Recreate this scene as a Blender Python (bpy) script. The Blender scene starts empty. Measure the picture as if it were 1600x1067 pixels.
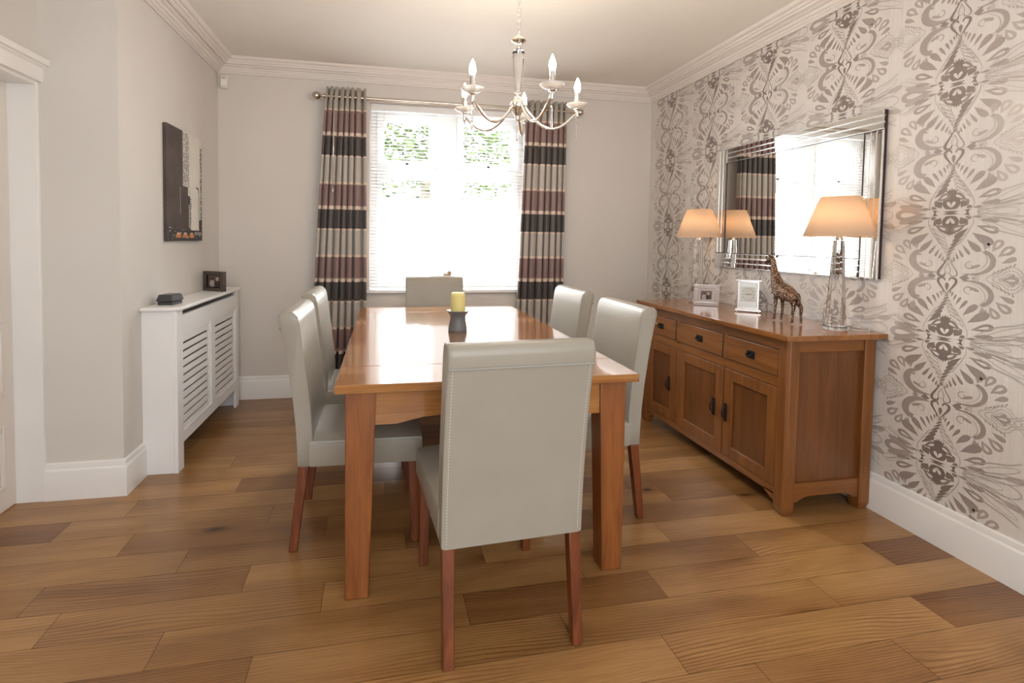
import bpy, bmesh, math, random
from mathutils import Vector, Matrix
R_ = math.radians
PI = math.pi
random.seed(7)
SC = bpy.context.scene
COL = SC.collection

# ------------------------------------------------------------------ camera
cam_d = bpy.data.cameras.new('camera')
cam = bpy.data.objects.new('camera', cam_d)
COL.objects.link(cam)
SC.camera = cam
cam_d.sensor_width = 36.0
cam_d.lens = 779.44 / 1600 * 36
cam_d.shift_x = (800 - 746.91) / 1600
cam_d.shift_y = -(533.5 - 406.72) / 1600
cam_d.clip_start = 0.05
yaw, pitch, roll = -0.1865, -0.0418, -0.0142
m = (Matrix.Rotation(yaw, 3, 'Z') @ Matrix.Rotation(pitch, 3, 'X') @ Matrix.Rotation(roll, 3, 'Y')
     @ Matrix.Rotation(PI / 2, 3, 'X'))
cam.matrix_world = Matrix.Translation((0, 0, 1.2635)) @ m.to_4x4()

# ------------------------------------------------------------------ world, daylight, exposure
SC.view_settings.view_transform = 'Standard'
SC.view_settings.look = 'None'
SC.view_settings.gamma = 1
SC.view_settings.use_curve_mapping = False
SC.view_settings.exposure = 1.2
SC.cycles.max_bounces = 10
SC.cycles.diffuse_bounces = 5
SC.cycles.glossy_bounces = 5
SC.cycles.transmission_bounces = 8
SC.cycles.transparent_max_bounces = 16
SC.cycles.sample_clamp_indirect = 6
SC.cycles.use_denoising = True

world = bpy.data.worlds.new('daylight')
SC.world = world
world.use_nodes = True
wn = world.node_tree
wn.nodes.clear()
wo = wn.nodes.new('ShaderNodeOutputWorld')
wb = wn.nodes.new('ShaderNodeBackground')
wb.inputs[0].default_value = (0.93, 0.97, 1.0, 1)
wb.inputs[1].default_value = 6.0
wn.links.new(wb.outputs[0], wo.inputs[0])


def area(name, loc, rot, sx, sy, power, col):
    l = bpy.data.lights.new(name, 'AREA')
    l.shape = 'RECTANGLE'
    l.size = sx
    l.size_y = sy
    l.energy = power
    l.color = col
    o = bpy.data.objects.new(name, l)
    COL.objects.link(o)
    o.location = loc
    o.rotation_euler = rot
    return o


# open sky over the garden, high above the window head; added fill lamp behind the camera, before the closed rear wall
area('garden_sky_light', (0.5, 7.6, 5.2), (R_(-58), 0, 0), 5.0, 3.0, 1500, (0.97, 0.985, 1.0))
area('rear_fill_light', (0.45, -1.28, 1.35), (R_(90), 0, 0), 2.6, 2.1, 28, (0.93, 0.97, 1.0))


def point(name, loc, power, col, r=0.03):
    l = bpy.data.lights.new(name, 'POINT')
    l.energy = power
    l.color = col
    l.shadow_soft_size = r
    o = bpy.data.objects.new(name, l)
    COL.objects.link(o)
    o.location = loc
    return o


# ------------------------------------------------------------------ room numbers (metres)
XL, XR, D = -1.235, 2.312, 4.095
YC = 2.655          # face of the short wall beside the door
XD = -1.565         # wall plane over the door
XDOOR = -1.68
YB = -1.35          # rear wall, behind the camera
ZT = 2.575
WX0, WX1, WZ0, WZ1 = -0.115, 1.195, 0.845, 2.335   # window opening


# ------------------------------------------------------------------ mesh helpers
def add_box(bm, x0, y0, z0, x1, y1, z1, mat=None):
    vs = [bm.verts.new(p) for p in ((x0, y0, z0), (x1, y0, z0), (x1, y1, z0), (x0, y1, z0),
                                    (x0, y0, z1), (x1, y0, z1), (x1, y1, z1), (x0, y1, z1))]
    if mat is not None:
        for v in vs:
            v.co = mat @ v.co
    fs = [bm.faces.new([vs[i] for i in f]) for f in
          ((0, 3, 2, 1), (4, 5, 6, 7), (0, 1, 5, 4), (1, 2, 6, 5), (2, 3, 7, 6), (3, 0, 4, 7))]
    return fs


def add_frustum(bm, b, t, z0, z1):
    """b, t = (x0,y0,x1,y1) rectangles at z0 and z1"""
    q = [(b[0], b[1], z0), (b[2], b[1], z0), (b[2], b[3], z0), (b[0], b[3], z0),
         (t[0], t[1], z1), (t[2], t[1], z1), (t[2], t[3], z1), (t[0], t[3], z1)]
    vs = [bm.verts.new(p) for p in q]
    for f in ((0, 3, 2, 1), (4, 5, 6, 7), (0, 1, 5, 4), (1, 2, 6, 5), (2, 3, 7, 6), (3, 0, 4, 7)):
        bm.faces.new([vs[i] for i in f])


def add_lathe(bm, prof, cx=0, cy=0, z=0, seg=32, mat=None):
    """prof: list of (r, z); closed at the ends when r = 0"""
    rings = []
    for r, h in prof:
        if r < 1e-6:
            rings.append([bm.verts.new((cx, cy, z + h))])
        else:
            rings.append([bm.verts.new((cx + r * math.cos(2 * PI * i / seg), cy + r * math.sin(2 * PI * i / seg), z + h))
                          for i in range(seg)])
    for a, b in zip(rings, rings[1:]):
        for i in range(seg):
            j = (i + 1) % seg
            if len(a) == 1 and len(b) == 1:
                continue
            if len(a) == 1:
                bm.faces.new((a[0], b[i], b[j]))
            elif len(b) == 1:
                bm.faces.new((a[i], a[j], b[0]))
            else:
                bm.faces.new((a[i], a[j], b[j], b[i]))
    if mat is not None:
        for r in rings:
            for v in r:
                v.co = mat @ v.co


def add_tube(bm, pts, r, seg=10, closed=False, caps=True):
    pts = [Vector(p) for p in pts]
    n = len(pts)
    rr = r if isinstance(r, (list, tuple)) else [r] * n
    rings = []
    prev = None
    for i, p in enumerate(pts):
        if closed:
            t = pts[(i + 1) % n] - pts[i - 1]
        else:
            t = pts[min(i + 1, n - 1)] - pts[max(i - 1, 0)]
        t.normalize()
        if prev is None:
            a = Vector((0, 0, 1)) if abs(t.z) < 0.9 else Vector((1, 0, 0))
            u = t.cross(a).normalized()
        else:
            u = (prev - t * prev.dot(t)).normalized()
        prev = u
        w = t.cross(u)
        rings.append([bm.verts.new(p + (u * math.cos(2 * PI * k / seg) + w * math.sin(2 * PI * k / seg)) * rr[i])
                      for k in range(seg)])
    m_ = n if closed else n - 1
    for i in range(m_):
        a, b = rings[i], rings[(i + 1) % n]
        for k in range(seg):
            j = (k + 1) % seg
            bm.faces.new((a[k], a[j], b[j], b[k]))
    if caps and not closed:
        bm.faces.new(rings[0][::-1])
        bm.faces.new(rings[-1])


def add_prism(bm, poly, fa, fb):
    """poly: list of 2-D points; fa(u,v), fb(u,v) map them to the two faces"""
    a = [bm.verts.new(fa(*p)) for p in poly]
    b = [bm.verts.new(fb(*p)) for p in poly]
    n = len(poly)
    bm.faces.new(a[::-1])
    bm.faces.new(b)
    for i in range(n):
        j = (i + 1) % n
        bm.faces.new((a[i], a[j], b[j], b[i]))


def add_frame(bm, axis, a0, a1, b0, b1, z0, z1, t, tz=None):
    """picture-frame of four butting bars; axis 'x': bars lie in the y-z plane between x=a0..a1, 'y': in x-z between y=a0..a1"""
    tz = tz or t
    for u0, u1, w0, w1 in ((b0, b0 + t, z0, z1), (b1 - t, b1, z0, z1), (b0 + t, b1 - t, z0, z0 + tz), (b0 + t, b1 - t, z1 - tz, z1)):
        if axis == 'x':
            add_box(bm, a0, u0, w0, a1, u1, w1)
        else:
            add_box(bm, u0, a0, w0, u1, a1, w1)


def BM():
    return bmesh.new()


def obj(name, bm, mat, parent=None, smooth=False, bevel=0.0, segs=2, mats=None, recalc=True, auto=None):
    if recalc:
        bmesh.ops.recalc_face_normals(bm, faces=bm.faces)
    me = bpy.data.meshes.new(name)
    bm.to_mesh(me)
    bm.free()
    for mm in (mats or [mat]):
        me.materials.append(mm)
    o = bpy.data.objects.new(name, me)
    COL.objects.link(o)
    if parent is not None:
        o.parent = parent
    if smooth:
        for p in me.polygons:
            p.use_smooth = True
        if auto:
            me.set_sharp_from_angle(angle=R_(auto))
    if bevel:
        b = o.modifiers.new('bevel', 'BEVEL')
        b.width = bevel
        b.segments = segs
        b.limit_method = 'ANGLE'
        b.angle_limit = R_(35)
        b.harden_normals = False
        for p in me.polygons:
            p.use_smooth = True
        me.set_sharp_from_angle(angle=R_(35)) if not smooth else None
    return o


def empty(name, loc=(0, 0, 0), rz=0.0):
    o = bpy.data.objects.new(name, None)
    COL.objects.link(o)
    o.location = loc
    o.rotation_euler = (0, 0, rz)
    o.empty_display_size = 0.1
    return o


def tag(o, label=None, cat=None, group=None, kind=None):
    if label:
        o['label'] = label
    if cat:
        o['category'] = cat
    if group:
        o['group'] = group
    if kind:
        o['kind'] = kind
    return o


def struct(name, bm, mat, **k):
    o = obj(name, bm, mat, **k)
    o['kind'] = 'structure'
    return o


def copy_tree(o, parent=None):
    kids = [c for c in COL.objects if c.parent == o]
    c = o.copy()
    COL.objects.link(c)
    if parent is not None:
        c.parent = parent
    for k in kids:
        copy_tree(k, c)
    return c


# ------------------------------------------------------------------ materials
class NT:
    def __init__(self, name):
        self.m = bpy.data.materials.new(name)
        self.m.use_nodes = True
        self.t = self.m.node_tree
        self.t.nodes.clear()
        self.out = self.n('ShaderNodeOutputMaterial')

    def n(self, kind, **kw):
        x = self.t.nodes.new(kind)
        for k, v in kw.items():
            setattr(x, k, v)
        return x

    def l(self, a, b):
        self.t.links.new(a, b)

    def principled(self, col=(0.8, 0.8, 0.8), rough=0.5, metal=0.0, **kw):
        p = self.n('ShaderNodeBsdfPrincipled')
        p.inputs['Base Color'].default_value = (*col, 1)
        p.inputs['Roughness'].default_value = rough
        p.inputs['Metallic'].default_value = metal
        for k, v in kw.items():
            p.inputs[k].default_value = v
        self.l(p.outputs[0], self.out.inputs[0])
        self.p = p
        return p

    def coords(self, which='Object', scale=(1, 1, 1), loc=(0, 0, 0)):
        tc = self.n('ShaderNodeTexCoord')
        mp = self.n('ShaderNodeMapping')
        mp.inputs['Scale'].default_value = scale
        mp.inputs['Location'].default_value = loc
        self.l(tc.outputs[which], mp.inputs[0])
        return mp.outputs[0]

    def noise(self, vec, scale=5, detail=3, rough=0.5, dist=0.0):
        x = self.n('ShaderNodeTexNoise')
        x.inputs['Scale'].default_value = scale
        x.inputs['Detail'].default_value = detail
        x.inputs['Roughness'].default_value = rough
        x.inputs['Distortion'].default_value = dist
        self.l(vec, x.inputs['Vector'])
        return x

    def ramp(self, fac, stops, interp='LINEAR'):
        r = self.n('ShaderNodeValToRGB')
        e = r.color_ramp
        e.interpolation = interp
        while len(e.elements) < len(stops):
            e.elements.new(0.5)
        for el, (p, c) in zip(e.elements, stops):
            el.position = p
            el.color = (*c, 1) if len(c) == 3 else c
        self.l(fac, r.inputs[0])
        return r.outputs[0]

    def mix(self, fac, a, b, mode='MIX'):
        x = self.n('ShaderNodeMix', data_type='RGBA', blend_type=mode)
        for s, v in ((0, fac), (6, a), (7, b)):
            if isinstance(v, (int, float)):
                x.inputs[s].default_value = v
            elif isinstance(v, tuple):
                x.inputs[s].default_value = (*v, 1) if len(v) == 3 else v
            else:
                self.l(v, x.inputs[s])
        return x.outputs[2]

    def math(self, op, a, b=0.0, c=None):
        x = self.n('ShaderNodeMath', operation=op)
        for s, v in enumerate((a, b, c)):
            if v is None:
                continue
            if isinstance(v, (int, float)):
                x.inputs[s].default_value = v
            else:
                self.l(v, x.inputs[s])
        return x.outputs[0]

    def bump(self, h, strength=0.2, dist=0.002):
        b = self.n('ShaderNodeBump')
        b.inputs['Strength'].default_value = strength
        b.inputs['Distance'].default_value = dist
        self.l(h, b.inputs['Height'])
        self.l(b.outputs[0], self.p.inputs['Normal'])


def plain(name, col, rough=0.5, metal=0.0, vary=0.04, vs=6.0, bump=0.0, bs=200, **kw):
    t = NT(name)
    t.principled(col, rough, metal, **kw)
    v = t.coords()
    nz = t.noise(v, vs, 3)
    a = tuple(c * (1 - vary) for c in col)
    b = tuple(min(1, c * (1 + vary)) for c in col)
    t.l(t.ramp(nz.outputs[0], [(0.3, a), (0.7, b)]), t.p.inputs['Base Color'])
    if bump:
        t.bump(t.noise(v, bs, 2).outputs[0], bump, 0.001)
    return t.m


def wood(name, dark, light, axis='Y', rough=0.35, coat=0.0, fine=1.0, board=0.0, board_axis='X', bump=0.12):
    """streaked oak: grain runs along axis"""
    t = NT(name)
    t.principled(light, rough)
    t.p.inputs['Coat Weight'].default_value = coat
    t.p.inputs['Coat Roughness'].default_value = 0.08
    long_, across = 1.3 * fine, 16.0 * fine
    sc = [across] * 3
    sc['XYZ'.index(axis)] = long_
    v = t.coords('Object', tuple(sc))
    fac_board = None
    if board:
        tc = t.n('ShaderNodeTexCoord')
        sp = t.n('ShaderNodeSeparateXYZ')
        t.l(tc.outputs['Object'], sp.inputs[0])
        bi = t.math('FLOOR', t.math('DIVIDE', sp.outputs['XYZ'.index(board_axis)], board))
        wn_ = t.n('ShaderNodeTexWhiteNoise', noise_dimensions='1D')
        t.l(bi, wn_.inputs['W'])
        fac_board = wn_.outputs['Value']
        va = t.n('ShaderNodeVectorMath', operation='ADD')
        cx_ = t.n('ShaderNodeCombineXYZ')
        off = t.math('MULTIPLY', fac_board, 37.0)
        for i in range(3):
            t.l(off, cx_.inputs[i])
        t.l(v, va.inputs[0])
        t.l(cx_.outputs[0], va.inputs[1])
        v = va.outputs[0]
    n1 = t.noise(v, 1.0, 6, 0.62, 1.1)
    n2 = t.noise(v, 5.0, 4, 0.7, 0.2)
    mid = tuple((a + b) / 2 for a, b in zip(dark, light))
    c1 = t.ramp(n1.outputs[0], [(0.30, dark), (0.48, mid), (0.68, light)])
    c2 = t.ramp(n2.outputs[0], [(0.38, tuple(0.72 for _ in range(3))), (0.55, (1, 1, 1))])
    c = t.mix(0.55, c1, c2, 'MULTIPLY')
    if fac_board is not None:
        c = t.mix(1.0, c, t.ramp(fac_board, [(0, (0.84, 0.82, 0.8)), (1, (1.08, 1.08, 1.08))]), 'MULTIPLY')
    t.l(c, t.p.inputs['Base Color'])
    t.bump(n2.outputs[0], bump, 0.001)
    return t.m


M = {}
M['wall'] = plain('wall_paint', (0.69, 0.66, 0.625), 0.62, vary=0.02, vs=2, bump=0.05, bs=60)
M['wallw'] = plain('wall_paint_warm', (0.69, 0.65, 0.61), 0.62, vary=0.02, vs=2, bump=0.05, bs=60)
M['ceil'] = plain('ceiling_paint', (0.84, 0.82, 0.77), 0.7, vary=0.02, vs=1.5, bump=0.04, bs=40)
M['gloss'] = plain('white_gloss_paint', (0.85, 0.84, 0.825), 0.28, vary=0.015, vs=4)
M['coving'] = plain('coving_paint', (0.80, 0.76, 0.72), 0.5, vary=0.015, vs=4)
M['doorw'] = plain('door_paint', (0.74, 0.69, 0.645), 0.35, vary=0.015, vs=4)
M['radw'] = plain('white_satin_cabinet', (0.86, 0.86, 0.865), 0.38, vary=0.01, vs=4)
M['dark'] = plain('dark_void', (0.035, 0.028, 0.024), 0.8)
M['upvc'] = plain('white_frame', (0.85, 0.86, 0.87), 0.3, vary=0.01)
M['leather'] = plain('grey_beige_leather', (0.34, 0.312, 0.262), 0.33, vary=0.035, vs=5, bump=0.12, bs=260)
M['seam'] = plain('seam_thread', (0.33, 0.32, 0.28), 0.6)
M['stitch'] = plain('pale_stitching', (0.62, 0.60, 0.54), 0.6)
M['table'] = wood('table_oak', (0.28, 0.105, 0.026), (0.44, 0.20, 0.060), 'Y', 0.17, 1.0, 1.0, 0.098, 'X', 0.03)
M['tablex'] = wood('table_oak_end', (0.28, 0.105, 0.026), (0.44, 0.20, 0.060), 'X', 0.17, 1.0, 1.0, 0, 'X', 0.03)
M['tablez'] = wood('table_oak_leg', (0.18, 0.052, 0.010), (0.32, 0.105, 0.022), 'Z', 0.42, 0.1, 1.2)
M['sby'] = wood('sideboard_oak_long', (0.175, 0.060, 0.012), (0.29, 0.112, 0.026), 'Y', 0.38, 0.15, 1.0)
M['sbtop'] = wood('sideboard_oak_top', (0.23, 0.082, 0.018), (0.36, 0.145, 0.038), 'Y', 0.22, 0.5, 1.0, 0.11, 'X', 0.04)
M['sbz'] = wood('sideboard_oak_upright', (0.160, 0.054, 0.010), (0.27, 0.100, 0.022), 'Z', 0.42, 0.1, 1.0)
M['sbx'] = wood('sideboard_oak_cross', (0.160, 0.054, 0.010), (0.27, 0.100, 0.022), 'X', 0.42, 0.1, 1.0)
M['sbpanel'] = wood('sideboard_oak_panel', (0.110, 0.036, 0.007), (0.19, 0.066, 0.014), 'Z', 0.4, 0.15, 0.8)
M['legdark'] = wood('stained_chair_leg', (0.10, 0.022, 0.006), (0.235, 0.062, 0.016), 'Z', 0.33, 0.3, 1.5)
M['black'] = plain('black_iron', (0.018, 0.016, 0.016), 0.42, 0.5)
M['chrome'] = plain('polished_chrome', (0.86, 0.84, 0.81), 0.09, 1.0, vary=0.01)
M['nickel'] = plain('brushed_nickel', (0.62, 0.56, 0.49), 0.24, 1.0, vary=0.02)
M['silver'] = plain('bright_silver', (0.90, 0.89, 0.88), 0.16, 0.85, vary=0.01)
M['bevelwhite'] = plain('silvered_white_frame', (0.72, 0.72, 0.73), 0.14, 0.5, vary=0.01)
M['mirror'] = plain('mirror_silvering', (0.90, 0.90, 0.88), 0.012, 1.0, vary=0.0)
M['mirroredge'] = plain('dark_mirror_edge', (0.035, 0.012, 0.014), 0.3)
M['mirrorline'] = plain('bevelled_glass_edge', (0.93, 0.93, 0.92), 0.2, 0.7, vary=0.0)
M['greyceramic'] = plain('grey_glazed_ceramic', (0.16, 0.17, 0.18), 0.35, vary=0.08, vs=8)
M['candle'] = plain('yellow_wax', (0.80, 0.72, 0.30), 0.5, vary=0.05, vs=10)
M['candle'].node_tree.nodes['Principled BSDF'].inputs['Subsurface Weight'].default_value = 0.35
M['candle'].node_tree.nodes['Principled BSDF'].inputs['Subsurface Radius'].default_value = (0.02, 0.012, 0.005)
M['darkplastic'] = plain('charcoal_lacquer', (0.05, 0.05, 0.055), 0.3)
M['brownframe'] = plain('dark_brown_frame', (0.085, 0.062, 0.052), 0.4)
M['blacksat'] = plain('black_satin', (0.012, 0.012, 0.013), 0.3)
M['pearl'] = plain('white_plastic', (0.74, 0.70, 0.63), 0.35, vary=0.01)
M['cream'] = plain('pale_stone', (0.72, 0.62, 0.50), 0.6)
M['tan'] = plain('tan_stone', (0.42, 0.28, 0.19), 0.6, vary=0.2, vs=40)


def glassy(name, ior=1.5, rough=0.0, col=(1, 1, 1)):
    t = NT(name)
    g = t.n('ShaderNodeBsdfGlass')
    g.inputs['Color'].default_value = (*col, 1)
    g.inputs['Roughness'].default_value = rough
    g.inputs['IOR'].default_value = ior
    t.l(g.outputs[0], t.out.inputs[0])
    return t.m


def thin_glass(name, refl=0.08):
    t = NT(name)
    lw = t.n('ShaderNodeLayerWeight')
    lw.inputs[0].default_value = 0.5
    fr = t.n('ShaderNodeMath', operation='MULTIPLY_ADD')
    t.l(t.math('POWER', lw.outputs['Facing'], 4.0), fr.inputs[0])
    fr.inputs[1].default_value = 0.6
    fr.inputs[2].default_value = 0.03
    tr = t.n('ShaderNodeBsdfTransparent')
    gl = t.n('ShaderNodeBsdfGlossy')
    gl.inputs['Roughness'].default_value = 0.01
    mx = t.n('ShaderNodeMixShader')
    t.l(fr.outputs[0], mx.inputs[0])
    t.l(tr.outputs[0], mx.inputs[1])
    t.l(gl.outputs[0], mx.inputs[2])
    t.l(mx.outputs[0], t.out.inputs[0])
    return t.m


def emit(name, col, s):
    t = NT(name)
    e = t.n('ShaderNodeEmission')
    e.inputs[0].default_value = (*col, 1)
    e.inputs[1].default_value = s
    t.l(e.outputs[0], t.out.inputs[0])
    return t.m


def translucent(name, col, f=0.5, rough=0.6):
    t = NT(name)
    a = t.n('ShaderNodeBsdfDiffuse')
    b = t.n('ShaderNodeBsdfTranslucent')
    a.inputs[0].default_value = (*col, 1)
    b.inputs[0].default_value = (*col, 1)
    mx = t.n('ShaderNodeMixShader')
    mx.inputs[0].default_value = f
    t.l(a.outputs[0], mx.inputs[1])
    t.l(b.outputs[0], mx.inputs[2])
    t.l(mx.outputs[0], t.out.inputs[0])
    return t.m


M['crystal'] = glassy('clear_crystal', 1.5)
M['acrylic'] = glassy('clear_acrylic', 1.47)
M['disc'] = plain('sparkling_crystal', (0.95, 0.93, 0.90), 0.12, 0.0, vary=0)
M['disc'].node_tree.nodes['Principled BSDF'].inputs['Transmission Weight'].default_value = 0.55
M['pane'] = thin_glass('window_glass')
M['bulb'] = emit('lit_candle_bulb', (1.0, 0.86, 0.66), 28)
M['shade'] = translucent('apricot_lampshade', (0.94, 0.76, 0.58), 0.5)
M['slat'] = translucent('white_blind_slat', (0.88, 0.87, 0.86), 0.35)

# bronze of the giraffe: hammered, gold on the raised parts
t = NT('hammered_bronze')
t.principled((0.2, 0.1, 0.06), 0.32, 0.9)
v = t.coords()
vo = t.n('ShaderNodeTexVoronoi', feature='DISTANCE_TO_EDGE')
vo.inputs['Scale'].default_value = 105
t.l(v, vo.inputs['Vector'])
t.l(t.ramp(vo.outputs['Distance'], [(0.02, (0.045, 0.02, 0.014)), (0.12, (0.16, 0.085, 0.05)), (0.4, (0.52, 0.42, 0.33))]),
    t.p.inputs['Base Color'])
t.bump(vo.outputs['Distance'], 0.8, 0.004)
M['bronze'] = t.m
M['bronzeplain'] = plain('dark_bronze', (0.13, 0.07, 0.05), 0.3, 0.9, vary=0.3, vs=50)

# curtain fabric: stripes repeating every 0.556 m down the drop
t = NT('striped_satin_curtain')
t.principled((0.5, 0.4, 0.35), 0.42)
t.p.inputs['Sheen Weight'].default_value = 0.3
tc = t.n('ShaderNodeTexCoord')
sp = t.n('ShaderNodeSeparateXYZ')
t.l(tc.outputs['Object'], sp.inputs[0])
ph = t.math('FRACT', t.math('DIVIDE', t.math('SUBTRACT', 2.034 + 0.556 * 4, sp.outputs[2]), 0.556))
dk, lg, mv, cr = (0.060, 0.047, 0.043), (0.44, 0.40, 0.36), (0.235, 0.145, 0.135), (0.66, 0.52, 0.43)
stripes = t.ramp(ph, [(0.0, dk), (0.258, cr), (0.285, lg), (0.62, cr), (0.655, mv), (0.948, cr), (0.9999, dk)], 'CONSTANT')
top = t.math('GREATER_THAN', sp.outputs[2], 2.237)
c = t.mix(top, stripes, (0.36, 0.32, 0.27))
t.l(c, t.p.inputs['Base Color'])
t.bump(t.noise(t.coords('Object', (300, 300, 1500)), 1, 2).outputs[0], 0.08, 0.001)
M['curtain'] = t.m

# oak floor planks
t = NT('oak_floor')
t.principled((0.5, 0.3, 0.15), 0.33)
t.p.inputs['Coat Weight'].default_value = 0.25
t.p.inputs['Coat Roughness'].default_value = 0.2
at = t.n('ShaderNodeAttribute', attribute_name='rnd')
sep = t.n('ShaderNodeSeparateColor')
t.l(at.outputs['Color'], sep.inputs[0])
tc = t.n('ShaderNodeTexCoord')
off = t.n('ShaderNodeCombineXYZ')
t.l(t.math('MULTIPLY', sep.outputs[0], 31.0), off.inputs[0])
t.l(t.math('MULTIPLY', sep.outputs[1], 17.0), off.inputs[1])
ad = t.n('ShaderNodeVectorMath', operation='ADD')
t.l(tc.outputs['Object'], ad.inputs[0])
t.l(off.outputs[0], ad.inputs[1])


def mapped(sc):
    mp = t.n('ShaderNodeMapping')
    mp.inputs['Scale'].default_value = sc
    t.l(ad.outputs[0], mp.inputs[0])
    return mp.outputs[0]


n1 = t.noise(mapped((0.9, 6, 1)), 1.0, 4, 0.55, 0.8)
wv = t.n('ShaderNodeTexWave', wave_type='BANDS', bands_direction='Y')
wv.inputs['Scale'].default_value = 26
wv.inputs['Distortion'].default_value = 42
wv.inputs['Detail'].default_value = 2.5
wv.inputs['Detail Scale'].default_value = 0.16
wv.inputs['Detail Roughness'].default_value = 0.45
t.l(mapped((0.22, 1, 1)), wv.inputs['Vector'])
n2 = t.noise(mapped((4, 150, 1)), 1.0, 4, 0.7, 0.1)
n4 = t.noise(mapped((1.5, 4.0, 1)), 1.0, 2)
base = t.ramp(n1.outputs[0], [(0.28, (0.265, 0.130, 0.044)), (0.5, (0.37, 0.196, 0.072)), (0.72, (0.47, 0.270, 0.108))])
rg = t.ramp(wv.outputs[0], [(0.0, (0.52, 0.42, 0.34)), (0.34, (0.95, 0.93, 0.90)), (1, (1.05, 1.05, 1.05))])
base = t.mix(t.ramp(n4.outputs[0], [(0.35, (0.12, 0.12, 0.12)), (0.62, (0.8, 0.8, 0.8))]), base, rg, 'MULTIPLY')
base = t.mix(0.5, base, t.ramp(n2.outputs[0], [(0.35, (0.70, 0.66, 0.60)), (0.6, (1.05, 1.05, 1.05))]), 'MULTIPLY')
vk = t.n('ShaderNodeTexVoronoi', feature='F1')
vk.inputs['Scale'].default_value = 1.0
t.l(mapped((2.1, 4.6, 1)), vk.inputs['Vector'])
sk = t.n('ShaderNodeSeparateColor')
t.l(vk.outputs['Color'], sk.inputs[0])
kd = t.math('ADD', vk.outputs['Distance'], t.math('MULTIPLY', t.math('LESS_THAN', sk.outputs[0], 0.45), 1.0))
kd = t.math('ADD', kd, t.math('MULTIPLY', t.noise(mapped((14, 40, 1)), 1.0, 2).outputs[0], 0.05))
base = t.mix(0.9, base, t.ramp(kd, [(0.06, (0.10, 0.07, 0.05)), (0.10, (0.50, 0.40, 0.32)), (0.17, (0.80, 0.74, 0.68)), (0.30, (1, 1, 1))]), 'MULTIPLY')
tone = t.ramp(sep.outputs[2], [(0.0, (0.58, 0.47, 0.38)), (0.05, (0.78, 0.71, 0.63)), (0.35, (0.94, 0.92, 0.88)), (1.0, (1.10, 1.09, 1.07))])
base = t.mix(1.0, base, tone, 'MULTIPLY')
t.l(base, t.p.inputs['Base Color'])
t.bump(n2.outputs[0], 0.15, 0.001)
M['floor'] = t.m

# wallpaper ground and its metallic print (tone of the print comes from the pattern itself)
t = NT('wallpaper_ground')
t.principled((0.62, 0.56, 0.50), 0.42)
v = t.coords('Object', (1, 1, 1))
nz = t.noise(t.coords('Object', (1, 160, 4)), 1.0, 3)
t.l(t.ramp(nz.outputs[0], [(0.3, (0.68, 0.645, 0.61)), (0.7, (0.73, 0.70, 0.665))]), t.p.inputs['Base Color'])
M['paper'] = t.m
t = NT('wallpaper_print')
t.principled((0.3, 0.25, 0.23), 0.36, 0.25)
at = t.n('ShaderNodeAttribute', attribute_name='ink')
t.l(t.ramp(at.outputs['Fac'], [(0.0, (0.255, 0.212, 0.192)), (0.35, (0.41, 0.36, 0.335)), (0.7, (0.52, 0.475, 0.445)), (1.0, (0.62, 0.58, 0.545))]),
    t.p.inputs['Base Color'])
M['print'] = t.m

# ------------------------------------------------------------------ room shell
bm = BM()
add_box(bm, XDOOR - 0.6, YB - 0.3, -0.12, XR + 0.25, D + 0.3, -0.004)
struct('floor_base', bm, M['dark']).name = 'floor_underlay'
# planks, each a quad with its own grain; 148 mm wide courses
bm = BM()
cl = bm.loops.layers.color.new('rnd')
KW = 0.1485
joints = {0: [-1.047, -0.204, 0.75, 1.50], -1: [-0.68, 0.284, 1.0, 2.0], 1: [-1.178, -0.49, 0.40, 1.204],
          -2: [-0.383, 0.59, 1.58], -3: [-1.2, -0.6, 0.88, 1.87], -4: [-0.9, 0.15, 1.1, 1.60], 2: [-0.756, 0.1, 0.95, 1.75],
          3: [-1.02, -0.235, 0.6, 1.4], 4: [-1.33, -0.493, 0.5, 1.25]}
tones = {}
ang = 0.012
for k in range(-22, 18):
    if k in joints:
        js = [-2.6] + joints[k] + [2.75]
    else:
        js = [-2.6]
        x = -2.6 + random.uniform(0.1, 0.9)
        while x < 2.6:
            js.append(x)
            x += random.uniform(0.5, 1.25)
        js.append(2.75)
    y0, y1 = 1.702 + k * KW + 0.0006, 1.702 + (k + 1) * KW - 0.0006
    for a, b in zip(js, js[1:]):
        a += 0.0007
        b -= 0.0007
        q = [(a, y0), (b, y0), (b, y1), (a, y1)]
        q = [(px * math.cos(ang) - (py - 1.7) * math.sin(ang), 1.7 + px * math.sin(ang) + (py - 1.7) * math.cos(ang)) for px, py in q]
        f = bm.faces.new([bm.verts.new((px, py, 0)) for px, py in q])
        tone_ = random.random()
        if k == -1 and a > 1.9:
            tone_ = 0.0
        if k == -3 and a > 1.8:
            tone_ = 0.02
        colr = (random.random(), random.random(), tone_, 1)
        for lp in f.loops:
            lp[cl] = colr
struct('floor', bm, M['floor'], recalc=False)

bm = BM()
add_box(bm, XDOOR - 0.6, YB - 0.3, ZT, XR + 0.25, D + 0.3, ZT + 0.12)
struct('ceiling', bm, M['ceil'])

# back wall with the window opening
bm = BM()
T = 0.28
add_box(bm, XL - 0.2, D, 0, WX0, D + T, ZT)
add_box(bm, WX1, D, 0, XR + 0.2, D + T, ZT)
add_box(bm, WX0, D, 0, WX1, D + T, WZ0 - 0.02)
add_box(bm, WX0, D, WZ1, WX1, D + T, ZT)
struct('wall_back', bm, M['wallw'])

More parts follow.
